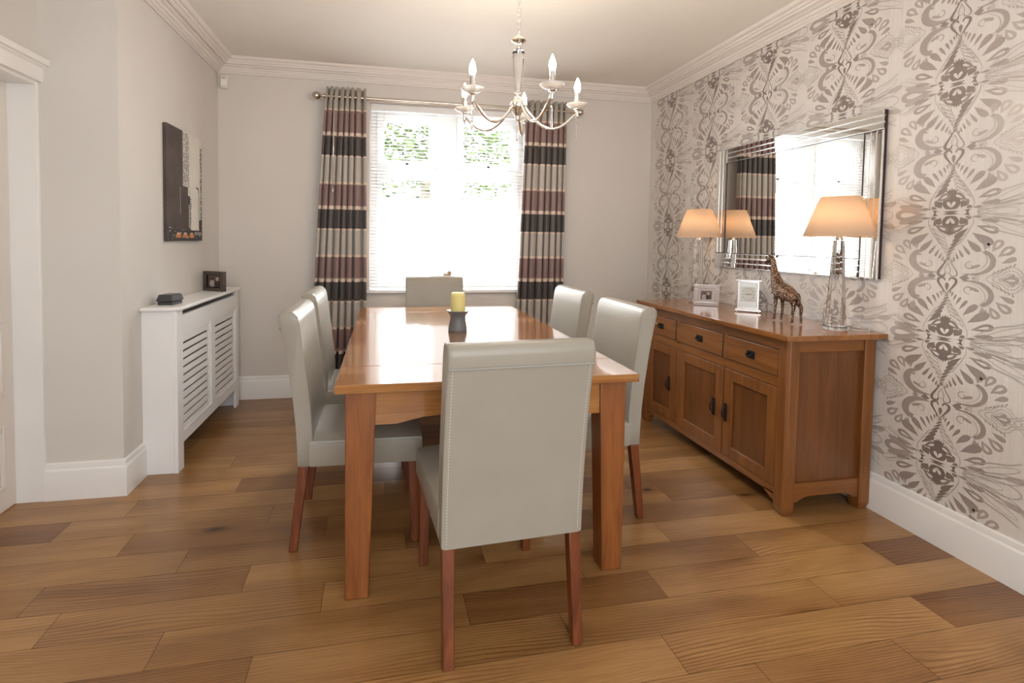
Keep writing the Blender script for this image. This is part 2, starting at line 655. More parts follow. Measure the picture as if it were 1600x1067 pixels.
# left wall, its corner and the return beside the door
bm = BM()
add_box(bm, XL - 0.2, YC + 0.1, 0, XL, D, ZT)
add_box(bm, XD - 0.4, YC, 0, XL, YC + 0.1, ZT)
struct('wall_left', bm, M['wall'])
bm = BM()
add_box(bm, XD - 0.4, 1.2, 2.0, XD, YC, ZT)
add_box(bm, XD - 0.4, YB, 0, XD, 1.75, ZT)
struct('wall_door_side', bm, M['wall'])
bm = BM()
add_box(bm, XD - 0.4, YB - 0.2, 0, XR, YB, ZT)
struct('wall_rear', bm, M['wall'])

# ------------------------------------------------------------------ right wall with damask wallpaper
PW = XR


def motif():
    """list of (kind, polygon or (pts, widths), ink); tile units ~ metres, centre at the hub; u to the right, v up"""
    S = []

    def drop(x, y, ang, ln, w, ink, fill=True, lw=0.0016):
        # teardrop: point at (x,y), round end along ang
        if fill and w > .012:
            w *= 1.28

        def hw(q):
            if q < .70:
                return w * .5 * math.sin(PI / 2 * q / .70) ** 1.25
            return w * .5 * math.sqrt(max(0, 1 - ((q - .70) / .30) ** 2))
        ss = [0, .15, .3, .45, .58, .70, .80, .88, .94, .98, 1]
        ca, sa = math.cos(R_(ang)), math.sin(R_(ang))
        up = [(x + ln * q * ca - hw(q) * sa, y + ln * q * sa + hw(q) * ca) for q in ss]
        dn = [(x + ln * q * ca + hw(q) * sa, y + ln * q * sa - hw(q) * ca) for q in ss[1:-1]][::-1]
        poly = up + dn
        if fill:
            S.append(('poly', poly, ink))
        else:
            S.append(('line', poly + [poly[0]], [lw] * (len(poly) + 1), ink))

    def ringdrop(x, y, ang, ln, w, ink):
        drop(x, y, ang, ln, w, ink)
        ca, sa = math.cos(R_(ang)), math.sin(R_(ang))
        S.append(('cut', None, None))
        drop(x + ln * 0.3 * ca, y + ln * 0.3 * sa, ang, ln * 0.52, w * 0.42, 9)

    def stroke(pts, w0, w1, ink, wm=None):
        # smooth through Catmull-Rom
        P = [pts[0]] + pts + [pts[-1]]
        o = []
        for i in range(1, len(P) - 2):
            for k in range(6):
                s = k / 6
                q = []
                for d in (0, 1):
                    p0, p1, p2, p3 = P[i - 1][d], P[i][d], P[i + 1][d], P[i + 2][d]
                    q.append(0.5 * (2 * p1 + (p2 - p0) * s + (2 * p0 - 5 * p1 + 4 * p2 - p3) * s * s + (3 * p1 - p0 - 3 * p2 + p3) * s ** 3))
                o.append(tuple(q))
        o.append(pts[-1])
        n = len(o) - 1
        ws = []
        for i in range(n + 1):
            s = i / n
            w = w0 + (w1 - w0) * s
            if wm:
                w += wm * math.sin(PI * s)
            ws.append(w)
        S.append(('line', o, ws, ink))

    def spiral(cx, cy, r0, r1, a0, a1, w, ink, w1=None):
        n = 12
        o = []
        for i in range(n + 1):
            s = i / n
            a = R_(a0 + (a1 - a0) * s)
            r = r0 + (r1 - r0) * s
            o.append((cx + r * math.cos(a), cy + r * math.sin(a)))
        stroke(o, w, w if w1 is None else w1, ink)

    DK, MD, LT = 0.0, 0.42, 0.78
    # hub bar with two light drops
    S.append(('poly', [(-.058, .014), (-.03, .006), (0, .008), (.03, .006), (.058, .014), (.053, 0), (.058, -.014), (.03, -.006),
                       (0, -.008), (-.03, -.006), (-.058, -.014), (-.053, 0)], DK))
    for sx in (-1, 1):
        drop(sx * .010, 0, 0 if sx > 0 else 180, .038, .013, 9)
        for sy in (-1, 1):
            A = lambda an: (an if sx > 0 else 180 - an) * sy
            drop(sx * .030, sy * .020, A(60), .030, .022, .06)
            drop(sx * .044, sy * .016, A(30), .020, .012, .12)
            ringdrop(sx * .048, sy * .050, A(148), .050, .022, .15)
            drop(sx * .052, sy * .030, A(100), .024, .010, .15)
    # pomegranates up and down
    for sy, w in ((1, 1.0), (-1, .95)):
        prof = [(0, .013), (.016, .015), (.025, .026), (.028, .040), (.026, .054), (.019, .066), (.014, .076), (.015, .084), (.020, .094), (.011, .090),
                (.008, .100), (.004, .092), (0, .104)]
        poly = [(a * w, sy * b * w) for a, b in prof] + [(-a * w, sy * b * w) for a, b in prof[::-1][1:-1]]
        S.append(('poly', poly, DK))
        for sx in (-1, 1):
            drop(0, sy * .020, (90 + sx * 24) * sy, .028, .011, 9)
        drop(0, sy * .026, 90 * sy, .012, .006, DK)
    # feathered quadrants: filled on one diagonal, outlined on the other
    stem = [(-.066, .030), (-.058, .062), (-.045, .094), (-.031, .124), (-.018, .152), (-.008, .178), (-.003, .196)]

    def stem_at(q):
        q *= len(stem) - 1
        i = min(int(q), len(stem) - 2)
        f = q - i
        return stem[i][0] + (stem[i + 1][0] - stem[i][0]) * f, stem[i][1] + (stem[i + 1][1] - stem[i][1]) * f

    for sx in (-1, 1):
        for sy in (-1, 1):
            A = lambda an: (an if sx > 0 else 180 - an) * sy
            fill = (sx * sy < 0)
            for i in range(8):
                q = i / 7
                px, py = stem_at(.16 + .78 * q)
                px = sx * (abs(px) - .001)
                ln = .052 * (1 - q) ** .8 + .007
                drop(px, sy * (py + .002), A(142 - 6 * (1 - q)), ln, .0088 * (1 - q) + .0035, .05 + .12 * q, fill, .0011)
            outer = ((.0, 6, .044, .016, 0), (.10, 22, .052, .024, 1), (.23, 38, .058, .026, 0), (.37, 51, .048, .0185, 0),
                     (.49, 60, .036, .0115, 0), (.60, 67, .028, .0095, 0), (.70, 72, .022, .0075, 0), (.80, 76, .017, .006, 0), (.89, 80, .013, .005, 0))
            for k, (q, an, ln, w, rg) in enumerate(outer):
                px, py = stem_at(q)
                gap = .004 + .012 * (1 - q)
                px = sx * (abs(px) + gap * math.cos(R_(an)) + .003)
                (ringdrop if rg else drop)(px, sy * (py + gap * math.sin(R_(an))), A(an), ln * 1.32, w * .95, .24 + .012 * (10 - k))
            drop(sx * .062, sy * .018, A(5), .030, .010, .3)
            stroke([(sx * .058, sy * .012), (sx * .070, sy * .035), (sx * .058, sy * .075), (sx * .030, sy * .130)], .0010, .0018, .3)
    # long side plumes: solid on the left, outlined on the right
    for sx in (-1, 1):
        A = lambda an: an if sx > 0 else 180 - an
        if sx < 0:
            ringdrop(-.078, -.002, 180, .112, .040, .5)
            for e in (1, -1):
                drop(-.080, e * .010, A(e * 16), .100, .020, .6, True)
                drop(-.086, e * .018, A(e * 25), .120, .020, .72, False, .0022)
                drop(-.100, e * .030, A(e * 33), .090, .014, .8, False, .0018)
        else:
            drop(.078, 0, 0, .160, .050, .55, False, .0028)
            drop(.105, 0, 0, .085, .024, .62, False, .0018)
            for e in (1, -1):
                drop(.080, e * .008, A(e * 15), .165, .032, .62, False, .0026)
                drop(.110, e * .018, A(e * 16), .085, .010, .55)
                drop(.088, e * .020, A(e * 27), .160, .022, .7, False, .0022)
                drop(.180, e * .040, A(e * 14), .070, .018, .68)
                stroke([(.085, e * .028), (.14, e * .075), (.20, e * .098), (.235, e * .120)], .001, .003, .75, .003)
    # between the rows: drop, heart and side scrolls, centred on v = half a repeat
    H2 = .2643
    S.append(('base', H2))
    stroke([(0, H2 + .078), (-.016, H2 + .045), (-.029, H2 + .018), (-.026, H2 + .003), (-.012, H2 + .002), (-.008, H2 + .014)], .0015, .003, .05, .007)
    stroke([(0, H2 + .078), (.016, H2 + .045), (.029, H2 + .018), (.026, H2 + .003), (.012, H2 + .002), (.008, H2 + .014)], .0015, .002, .2, .002)
    drop(0, H2 + .056, -90, .044, .018, .25, False)
    drop(0, H2 - .062, 90, .036, .012, .12)
    for sx in (-1, 1):
        A = lambda an: (an if sx > 0 else 180 - an)
        stroke([(0, H2 - .072), (sx * .014, H2 - .050), (sx * .027, H2 - .026), (sx * .026, H2 - .010), (sx * .012, H2 - .006), (sx * .006, H2 - .018)],
               .0015, .003, .05, .006)
        for a in (-26, 0, 26):
            drop(sx * .036, H2 - .002, A(a), .030, .010, .2)
        for a in (-30, 0, 30):
            drop(sx * .074, H2 - .002, A(a), .022, .008, .5, sx < 0)
        for sy in (-1, 1):
            # crescent scroll with a bulbous end
            o = [(.034, .016), (.062, .014), (.090, .022), (.112, .044), (.118, .072), (.108, .096), (.092, .106)]
            if sx < 0:
                stroke([(sx * a, H2 + sy * b) for a, b in o], .0015, .010, .42, .020)
                spiral(-.094, H2 + sy * .098, .004, .010, 0, 300, .007, .42)
            else:
                o = [(a + .012, b) for a, b in o]
                stroke([(a, H2 + sy * b) for a, b in o], .0015, .012, .40, .007)
                stroke([(a - .016 if a > .08 else a, H2 + sy * (b + .006)) for a, b in o[1:]], .001, .002, .55)
            spiral(sx * .066, H2 + sy * .048, .017, .005, 80 * sy, 80 * sy + sx * sy * 330, .0024, .42)
            drop(sx * .060, H2 + sy * .034, A(28 * sy), .040, .012, .5)
            for (ax, ay, an, ln, w, rg) in ((.106, .112, 82, .040, .016, 0), (.126, .106, 62, .052, .022, 1), (.142, .086, 44, .056, .024, 1), (.152, .062, 30, .044, .015, 0),
                                            (.118, .118, 100, .022, .008, 0), (.165, .090, 50, .03, .010, 0)):
                (ringdrop if rg else drop)(sx * ax, H2 + sy * ay, A(an * sy) if sx > 0 else 180 - an * sy, ln, w, .52 + .1 * rg)
            for i in range(6):
                drop(sx * (.128 + .011 * i), H2 + sy * (.018 + .006 * i), A((50 + 4 * i) * sy), .016, .005, .6)
        # outlined flower at the side
        for sc in (1.0, .74, .48):
            o = []
            for i in range(31):
                a = 2 * PI * i / 30
                r = .044 * sc * (1 + .20 * math.cos(4 * a))
                o.append((sx * .180 + r * 1.25 * math.cos(a), H2 + r * .95 * math.sin(a)))
            S.append(('line', o, [.0022] * 31, .72))
        if sx > 0:
            ringdrop(.150, H2, 0, .050, .020, .55)
            drop(.165, H2, 40, .030, .012, .6)
            drop(.165, H2, -40, .030, .012, .6)
    return S


def build_paper():
    bm = BM()
    ink = bm.verts.layers.float.new('ink')
    # wall slab, material 0
    fs = add_box(bm, XR, YB - 0.2, 0, XR + 0.2, D + T, ZT)
    for f in fs:
        f.material_index = 0
    S = motif()
    PY, PZ = 0.5245, 0.5285
    ylo, yhi, zlo, zhi = 0.95, D, 0.17, 2.50

    def clipp(poly, ylo=ylo, yhi=yhi, zlo=zlo, zhi=zhi):
        def cl_(p, ax, lim, sgn):
            r = []
            for i in range(len(p)):
                a, b = p[i - 1], p[i]
                ia, ib = sgn * (a[ax] - lim) >= 0, sgn * (b[ax] - lim) >= 0
                if ia != ib:
                    s = (lim - a[ax]) / (b[ax] - a[ax])
                    r.append((a[0] + (b[0] - a[0]) * s, a[1] + (b[1] - a[1]) * s))
                if ib:
                    r.append(b)
            return r
        for ax, lim, sg in ((0, ylo, 1), (0, yhi, -1), (1, zlo, 1), (1, zhi, -1)):
            if not poly:
                return poly
            poly = cl_(poly, ax, lim, sg)
        return poly

    def put(poly, x, inkv, mi):
        ys = [p[0] for p in poly]
        zs = [p[1] for p in poly]
        if max(ys) < ylo or min(ys) > yhi or max(zs) < zlo or min(zs) > zhi:
            return
        if min(ys) < ylo or max(ys) > yhi or min(zs) < zlo or max(zs) > zhi:
            poly = clipp(poly)
            if len(poly) < 3:
                return
        vs = [bm.verts.new((x, p[0], p[1])) for p in poly]
        for v_ in vs:
            v_[ink] = inkv
        try:
            f = bm.faces.new(vs)
            f.material_index = mi
        except ValueError:
            pass

    lay_n = [0]
    for ci in range(0, 6):
        cy = 1.155 + PY * ci
        for rj in range(-1, 6):
            cz = 0.345 + PZ * rj - 0.0
            for s in S:
                if s[0] in ('cut', 'base'):
                    continue
                if s[0] == 'poly':
                    _, poly, iv = s
                    base_ = iv >= 5
                    P = [(cy - u * 1.2, cz + v_) for u, v_ in poly]
                    mu = abs(sum(p[0] for p in poly) / len(poly))
                    lay_n[0] = (lay_n[0] + 1) % 97
                    put(P, XR - (0.0009 if base_ else 0.0003) - lay_n[0] * 3e-6, 0 if base_ else min(1, iv + max(0, mu - .14) * 0.9), 0 if base_ else 1)
                else:
                    _, pts, ws, iv = s
                    n = len(pts)
                    L, Rr = [], []
                    lay_n[0] = (lay_n[0] + 1) % 97
                    for i in range(n):
                        a = pts[max(i - 1, 0)]
                        b = pts[min(i + 1, n - 1)]
                        tx, ty = b[0] - a[0], b[1] - a[1]
                        l = math.hypot(tx, ty) or 1
                        nx, ny = -ty / l * ws[i] / 2, tx / l * ws[i] / 2
                        L.append((pts[i][0] + nx, pts[i][1] + ny))
                        Rr.append((pts[i][0] - nx, pts[i][1] - ny))
                    for i in range(n - 1):
                        q = [L[i], L[i + 1], Rr[i + 1], Rr[i]]
                        mu = abs(q[0][0])
                        put([(cy - u * 1.2, cz + v_) for u, v_ in q], XR - 0.0013 - lay_n[0] * 3e-6, min(1, iv + max(0, mu - .14) * 0.9), 1)
    return struct('wall_right', bm, None, mats=[M['paper'], M['print']], recalc=False)


build_paper()

# ------------------------------------------------------------------ coving (picture-rail mouldings at the ceiling)
cprof = [(0, -.090), (.005, -.094), (.012, -.090), (.013, -.080), (.020, -.082), (.026, -.077), (.028, -.068), (.036, -.069), (.042, -.063), (.046, -.054),
         (.060, -.053), (.066, -.049), (.068, -.036), (.078, -.044), (.090, -.040), (.094, -.030), (.104, -.031), (.110, -.024), (.112, -.016), (.124, -.019), (.134, -.013), (.140, -.003), (.142, 0), (0, 0)]


def sweep(bm, path, prof, inward, z, closed_ends=True):
    """path: list of (x,y); inward: list of unit-ish offset vectors per vertex (mitred)"""
    rings = []
    for (x, y), (ix, iy) in zip(path, inward):
        rings.append([bm.verts.new((x + ix * o, y + iy * o, z + h)) for o, h in prof])
    n = len(prof)
    for a, b in zip(rings, rings[1:]):
        for i in range(n):
            j = (i + 1) % n
            bm.faces.new((a[i], a[j], b[j], b[i]))
    bm.faces.new(rings[0])
    bm.faces.new(rings[-1][::-1])


bm = BM()
sweep(bm, [(XL, YC - 0.0), (XL, D)], cprof, [(1, 0), (1, -1)], ZT)
struct('coving_left', bm, M['coving'], smooth=True, auto=28).name = 'trim_1'
bm = BM()
sweep(bm, [(XL, D), (XR, D)], cprof, [(1, -1), (-1, -1)], ZT)
struct('trim_2', bm, M['coving'], smooth=True, auto=28)
bm = BM()
sweep(bm, [(XR, D), (XR, YB)], cprof, [(-1, -1), (-1, 0)], ZT)
struct('trim_3', bm, M['coving'], smooth=True, auto=28)

# skirting boards
sprof = [(0, 0), (.020, 0), (.020, .138), (.018, .144), (.013, .150), (.0125, .160), (.010, .172), (.004, .176), (0, .176)]
bm = BM()
sweep(bm, [(XL, D), (XR, D)], sprof, [(0, -1), (0, -1)], 0)
struct('baseboard_back', bm, M['gloss'], smooth=True, auto=28)
bm = BM()
sweep(bm, [(XR, YB), (XR, D - 0.02)], sprof, [(-1, 0), (-1, 0)], 0)
struct('baseboard_right', bm, M['gloss'], smooth=True, auto=28)
bm = BM()
sweep(bm, [(XD, YC), (XL, YC), (XL, 2.846)], sprof, [(0, -1), (1, -1), (1, 0)], 0)
struct('baseboard_left', bm, M['gloss'], smooth=True, auto=28)

# ------------------------------------------------------------------ door, its jamb and head moulding
bm = BM()
add_box(bm, XDOOR - 0.05, YC - 0.018, 0, XD + 0.003, YC, 1.955)
struct('trim_4', bm, M['gloss'], bevel=.002).name = 'trim_4'
bm = BM()
hp = [(0, 0), (.022, 0), (.024, .010), (.026, .020), (.026, .060), (.034, .066), (.038, .072), (.050, .074), (.050, .100), (0, .104)]
rings = []
for y in (1.55, YC - 0.001):
    rings.append([bm.verts.new((XD + o, y, 1.955 + h)) for o, h in hp])
a, b = rings
for i in range(len(hp)):
    j = (i + 1) % len(hp)
    bm.faces.new((a[i], a[j], b[j], b[i]))
bm.faces.new(a)
bm.faces.new(b[::-1])
add_box(bm, XDOOR - 0.05, 1.70, 1.94, XD, YC - 0.001, 2.0)
struct('trim_5', bm, M['gloss'])
bm = BM()
d0, d1 = 1.78, YC - 0.019
xf = XDOOR
# stiles and rails
for a, b, z0, z1 in ((d0, d0 + .085, 0.006, 1.94), (d1 - .055, d1, 0.006, 1.94), (d0 + .085, d1 - .055, 0.006, .10), (d0 + .085, d1 - .055, .395, .525),
                     (d0 + .085, d1 - .055, .83, .86), (d0 + .085, d1 - .055, 1.84, 1.94)):
    add_box(bm, xf - .04, a, z0, xf, b, z1)
door = struct('door_1', bm, M['doorw'])
tag(door, kind='structure')
for z0, z1 in ((.10, .395), (.525, .83), (.86, 1.84)):
    bm = BM()
    add_box(bm, xf - .03, d0 + .085, z0, xf - .014, d1 - .055, z1)
    # raised mould around the field
    add_frame(bm, 'x', xf - .014, xf + .004, d0 + .085, d1 - .055, z0, z1, .02)
    obj('door_panel', bm, M['doorw'], door, bevel=.004)

# ------------------------------------------------------------------ window
win = BM()
fy0, fy1 = D + .15, D + .21
# outer frame, centre mullion, transoms
for x0, x1, z0, z1 in ((WX0, WX0 + .05, WZ0, WZ1), (WX1 - .05, WX1, WZ0, WZ1), (.43, .60, WZ0, WZ1)) + tuple(
        (a, b, c, d) for a, b in ((WX0 + .05, .43), (.60, WX1 - .05)) for c, d in ((WZ0, WZ0 + .05), (WZ1 - .06, WZ1), (1.79, 1.86))):
    add_box(win, x0, fy0, z0, x1, fy1, z1)
w = struct('window_1', win, M['upvc'], bevel=.004)
cas = ((-.065, .43, .895, 1.79, 0.045), (.60, 1.145, .895, 1.79, 0.045), (-.065, .43, 1.86, 2.275, 0.062), (.60, 1.145, 1.86, 2.275, 0.062))
for x0, x1, z0, z1, t_ in cas:
    bm = BM()
    add_frame(bm, 'y', fy0 - .018, fy0 + .035, x0, x1, z0, z1, t_, t_ * .8)
    sash = obj('window_sash', bm, M['upvc'], w, bevel=.004)
    bm = BM()
    add_box(bm, x0 + t_ - .005, fy0 + .01, z0 + t_ * .8 - .005, x1 - t_ + .005, fy0 + .014, z1 - t_ * .8 + .005)
    obj('glass_pane', bm, M['pane'], sash)
    if z0 > 1.8:
        bm = BM()
        add_box(bm, (x0 + x1) / 2 - .05, fy0 - .04, z0 + .012, (x0 + x1) / 2 + .05, fy0 - .03, z0 + .028)
        add_box(bm, (x0 + x1) / 2 - .012, fy0 - .04, z0 + .008, (x0 + x1) / 2 + .012, fy0 - .018, z0 + .032)
        obj('window_handle', bm, M['silver'], sash)
bm = BM()
add_box(bm, WX0 - .05, D - .032, WZ0 - .026, WX1 + .05, D + .002, WZ0)
add_box(bm, WX0, D, WZ0 - .02, WX1, fy0, WZ0)
s_ = obj('window_sill', bm, M['gloss'], w, bevel=.005)

# venetian blind, hung in the reveal
bl = empty('venetian_blind', ((WX0 + WX1) / 2, D + .035, WZ1))
tag(bl, 'white venetian blind with open slats hanging in the window', 'blind')
hw_ = (WX1 - WX0) / 2 - .006
bm = BM()
add_box(bm, -hw_, -.028, -.052, hw_, .028, -.002)
obj('headrail', bm, M['upvc'], bl, bevel=.003)
bm = BM()
z = -.075
while z > -(WZ1 - WZ0) + .035:
    mt = Matrix.Translation((0, 0, z)) @ Matrix.Rotation(R_(20), 4, 'X')
    n = 4
    prev = None
    for i in range(n + 1):
        y = -.0125 + .025 * i / n
        h = .0016 * (1 - (2 * i / n - 1) ** 2)
        cur = (bm.verts.new(mt @ Vector((-hw_, y, h))), bm.verts.new(mt @ Vector((hw_, y, h))))
        if prev:
            bm.faces.new((prev[0], prev[1], cur[1], cur[0]))
        prev = cur
    z -= .0268
zend = z
sl = obj('slats', bm, M['slat'], bl, recalc=False, smooth=True)
sl.modifiers.new('thick', 'SOLIDIFY').thickness = .0006
bm = BM()
add_box(bm, -hw_, -.013, zend - .006, hw_, .013, zend + .008)
obj('bottom_rail', bm, M['upvc'], bl, bevel=.002)
for cx_ in (-.48, 0.02, .50):
    bm = BM()
    for yy in (-.0135, .0135):
        add_tube(bm, [(cx_, yy, -.05), (cx_, yy, zend + .005)], .0008, 5)
    obj('ladder_cord', bm, M['upvc'], bl)
bm = BM()
add_tube(bm, [(-.545, -.034, -.04), (-.545, -.036, -.52)], .003, 8)
obj('tilt_wand', bm, M['acrylic'], bl)

# ------------------------------------------------------------------ garden seen through the window
bm = BM()
add_box(bm, -9, D + T, -.45, 11, 16, -.4)
tag(obj('garden_paving', bm, plain('pale_paving', (0.62, 0.6, 0.56), 0.8, vary=.1, vs=3)), kind='structure')
bm = BM()
add_box(bm, -5, 9.5, -.4, 9, 9.7, 2.0)
tag(obj('garden_wall', bm, plain('white_render', (0.85, 0.84, 0.82), 0.8, vary=.05, vs=3)), 'white rendered garden wall seen through the lower window panes', 'wall')


def leafmat(name, c0, c1):
    t = NT(name)
    a = t.n('ShaderNodeBsdfDiffuse')
    b = t.n('ShaderNodeBsdfTranslucent')
    nz = t.noise(t.coords(), 3.5, 3)
    c = t.ramp(nz.outputs[0], [(0.35, c0), (0.65, c1)])
    t.l(c, a.inputs[0])
    t.l(c, b.inputs[0])
    mx = t.n('ShaderNodeMixShader')
    mx.inputs[0].default_value = .35
    t.l(a.outputs[0], mx.inputs[1])
    t.l(b.outputs[0], mx.inputs[2])
    t.l(mx.outputs[0], t.out.inputs[0])
    return t.m


M['leaf'] = leafmat('hedge_leaf', (0.018, 0.034, 0.012), (0.14, 0.19, 0.075))
hedge = empty('garden_tree', (.9, 11.0, 0))
tag(hedge, 'leafy green tree behind the garden wall, seen through the blind', 'tree')
bm = BM()
rnd = random.Random(3)
for i in range(5200):
    # leaves scattered through a broad crown
    x = rnd.gauss(0, 1.7)
    y = rnd.gauss(0, .45)
    z = 3.1 + rnd.gauss(0, .62)
    s = rnd.uniform(.05, .10)
    q = Matrix.Translation((x, y, z)) @ Matrix.Rotation(rnd.uniform(0, 6.28), 4, 'Z') @ Matrix.Rotation(rnd.uniform(-1.2, 1.2), 4, 'X')
    bm.faces.new([bm.verts.new(q @ Vector(p)) for p in ((-s, 0, 0), (0, -s * .5, .01), (s, 0, 0), (0, s * .5, .01))])
obj('crown', bm, M['leaf'], hedge, recalc=False)
bm = BM()
add_tube(bm, [(0, 0, -.4), (.05, 0, 1.2), (-.03, 0, 2.4), (.2, .05, 3.2)], [.16, .13, .11, .05], 10)
obj('trunk', bm, plain('bark', (0.12, 0.09, 0.06), 0.9), hedge)

# ------------------------------------------------------------------ curtains, rod
YR = 3.985
rod = empty('curtain_rod', (.53, YR, 2.335))
tag(rod, 'brushed nickel curtain rod with ball finials above the window', 'curtain rod')
bm = BM()
add_tube(bm, [(-.985, 0, 0), (1.015, 0, 0)], .0125, 16)
obj('pole', bm, M['nickel'], rod, smooth=True, auto=40)
for sx in (-1, 1):
    x0 = -.985 if sx < 0 else 1.015
    bm = BM()
    mt = Matrix.Translation((x0, 0, 0)) @ Matrix.Rotation(R_(90 * sx), 4, 'Y')
    prof = [(.0, -.01), (.018, -.01), (.018, .006), (.011, .008), (.009, .018), (.012, .020), (.012, .024), (.008, .026)]
    prof += [(.031 * math.sin(PI * (1 - i / 14)), .055 - .031 * math.cos(PI * i / 14)) for i in range(2, 15)]
    add_lathe(bm, prof, seg=24, mat=mt)
    obj('finial', bm, M['nickel'], rod, smooth=True, auto=50)
    bm = BM()
    xb = x0 + (.055 if sx < 0 else -.055)
    add_tube(bm, [(xb, .004, 0), (xb, D - YR - .006, -.0)], .008, 12)
    add_lathe(bm, [(0, 0), (.026, 0), (.026, .006), (.010, .012), (0, .012)], seg=20,
              mat=Matrix.Translation((xb, D - YR - .001, 0)) @ Matrix.Rotation(R_(90), 4, 'X'))
    obj('wall_bracket', bm, M['nickel'], rod, smooth=True, auto=40)


def curtain(name_label, topx, botx, seed, phase, fulln):
    rn = random.Random(seed)
    root = empty('curtain', ((topx[0] + topx[1]) / 2, YR, 0))
    ox = root.location.x
    bm = BM()
    nu, nv = 150, 44
    ws = [rn.uniform(.75, 1.3) for _ in range(fulln)]
    tot = sum(ws)
    cum = [0]
    for w_ in ws:
        cum.append(cum[-1] + w_ / tot)
    zt, zb = 2.402, .018
    grid = []
    for j in range(nv + 1):
        v = j / nv
        z = zt + (zb - zt) * v
        e = v ** .8
        row = []
        for i in range(nu + 1):
            u = i / nu
            k = max(q for q in range(fulln) if cum[q] <= u + 1e-9)
            loc = (u - cum[k]) / (cum[k + 1] - cum[k])
            ph = loc * 2 * PI
            x0 = topx[0] + (botx[0] - topx[0]) * e
            x1 = topx[1] + (botx[1] - topx[1]) * e
            x = x0 + (x1 - x0) * u
            amp = .045 + .008 * math.sin(3 * v + seed)
            wob = .005 * math.sin(5 * v + 7 * u + seed)
            y = -amp * math.cos(ph) * (.95 if k % 2 else .8) + wob * v
            x += .012 * math.sin(2 * ph) * (1 if v > .05 else .6) * (ws[k])
            row.append(bm.verts.new((x - ox, y, z)))
        grid.append(row)
    for j in range(nv):
        for i in range(nu):
            bm.faces.new((grid[j][i], grid[j][i + 1], grid[j + 1][i + 1], grid[j + 1][i]))
    c = obj('drape', bm, M['curtain'], root, smooth=True, recalc=False)
    c.modifiers.new('thick', 'SOLIDIFY').thickness = .0015
    # eyelet rings along the top
    for k in range(fulln):
        for q in (.25, .75):
            bm = BM()
            uu = cum[k] + (cum[k + 1] - cum[k]) * q
            x = topx[0] + (topx[1] - topx[0]) * uu - ox
            pts = [(x + .002 * math.cos(a), .021 * math.cos(a), 2.335 + .021 * math.sin(a)) for a in [2 * PI * i_ / 16 for i_ in range(16)]]
            add_tube(bm, pts, .003, 6, closed=True)
            obj('eyelet_ring', bm, M['nickel'], root, smooth=True)
    tag(root, name_label, 'curtain', 'striped curtains beside the window')
    return root


left_curtain = curtain('striped mauve, charcoal and cream curtain hanging left of the window', (-.432, -.142), (-.56, -.128), 4, 0, 7)
curtain('striped mauve, charcoal and cream curtain hanging right of the window', (1.135, 1.475), (1.065, 1.47), 11, 0, 7)
# draw rods that hang beside the curtains
bm = BM()
wx = -.375 - left_curtain.location.x
add_tube(bm, [(wx, -.058, 2.30), (wx - .008, -.062, 1.63)], .0035, 8)
add_tube(bm, [(wx - .008, -.062, 1.63), (wx - .008, -.062, 1.60)], .0065, 8)
tag(obj('draw_wand', bm, M['silver'], left_curtain, smooth=True), 'thin silver draw wand')

# ------------------------------------------------------------------ radiator cover
rc = empty('radiator_cover', (XL, 2.846, 0))
tag(rc, 'white slatted radiator cover against the left wall', 'radiator cover')
W_, Dp, Ht = 1.118, .170, .886
bm = BM()   # top with clipped front corners
top = [(0, -.022), (Dp - .02, -.022), (Dp + .022, .012), (Dp + .022, W_ + .0), (Dp + .0, W_ + .022), (0, W_ + .022)]
add_prism(bm, top, lambda u, v: (u, v, Ht - .020), lambda u, v: (u, v, Ht))
obj('top_shelf', bm, M['radw'], rc, bevel=.007, segs=3)
for y0 in (0.0, W_ - .018):
    bm = BM()
    add_box(bm, 0.0, y0, 0, Dp - .0185, y0 + .018, Ht - .02)
    obj('side_panel', bm, M['radw'], rc, bevel=.002)
bm = BM()   # front frame with feet
x0, x1 = Dp - .018, Dp
pl = ((.075, .525), (.600, 1.050))
z0, z1 = .205, .735
add_box(bm, x0, .075, .14, x1, W_ - .068, z0)
add_box(bm, x0, .075, z1, x1, W_ - .068, .835)
add_box(bm, x0, .0, 0, x1, .075, Ht - .02)
add_box(bm, x0, W_ - .068, 0, x1, W_, Ht - .02)
add_box(bm, x0, .525, z0, x1, .600, z1)
obj('front_frame', bm, M['radw'], rc)
for a, b in pl:
    bm = BM()
    add_frame(bm, 'x', x0 - .003, x1 - .006, a, b, z0, z1, .022)
    n = 11
    hh = (z1 - z0 - .044) / n
    for i in range(n):
        za = z0 + .022 + i * hh
        add_box(bm, x0 - .002, a + .022, za + .0115, x1 - .010, b - .022, za + hh)
    obj('slatted_panel', bm, M['radw'], rc, bevel=.0015)
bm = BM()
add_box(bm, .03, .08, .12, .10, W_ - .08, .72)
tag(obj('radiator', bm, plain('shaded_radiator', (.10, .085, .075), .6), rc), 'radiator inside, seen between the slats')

# things on the cover
gc = empty('trinket_box', (-1.150, 2.985, Ht), R_(-8))
tag(gc, 'small charcoal trinket box at the near end of the radiator cover', 'box')
bm = BM()
add_box(bm, -.040, -.050, 0, .040, .050, .018)
obj('box_base', bm, M['darkplastic'], gc, bevel=.004)
bm = BM()
add_frustum(bm, (-.046, -.058, .046, .058), (-.036, -.048, .036, .048), .020, .056)
obj('lid', bm, M['darkplastic'], gc, bevel=.005)

pf = empty('photo_frame', (-1.145, 3.66, Ht), R_(-32))
tag(pf, 'dark brown wooden photo frame on the radiator cover', 'photo frame')


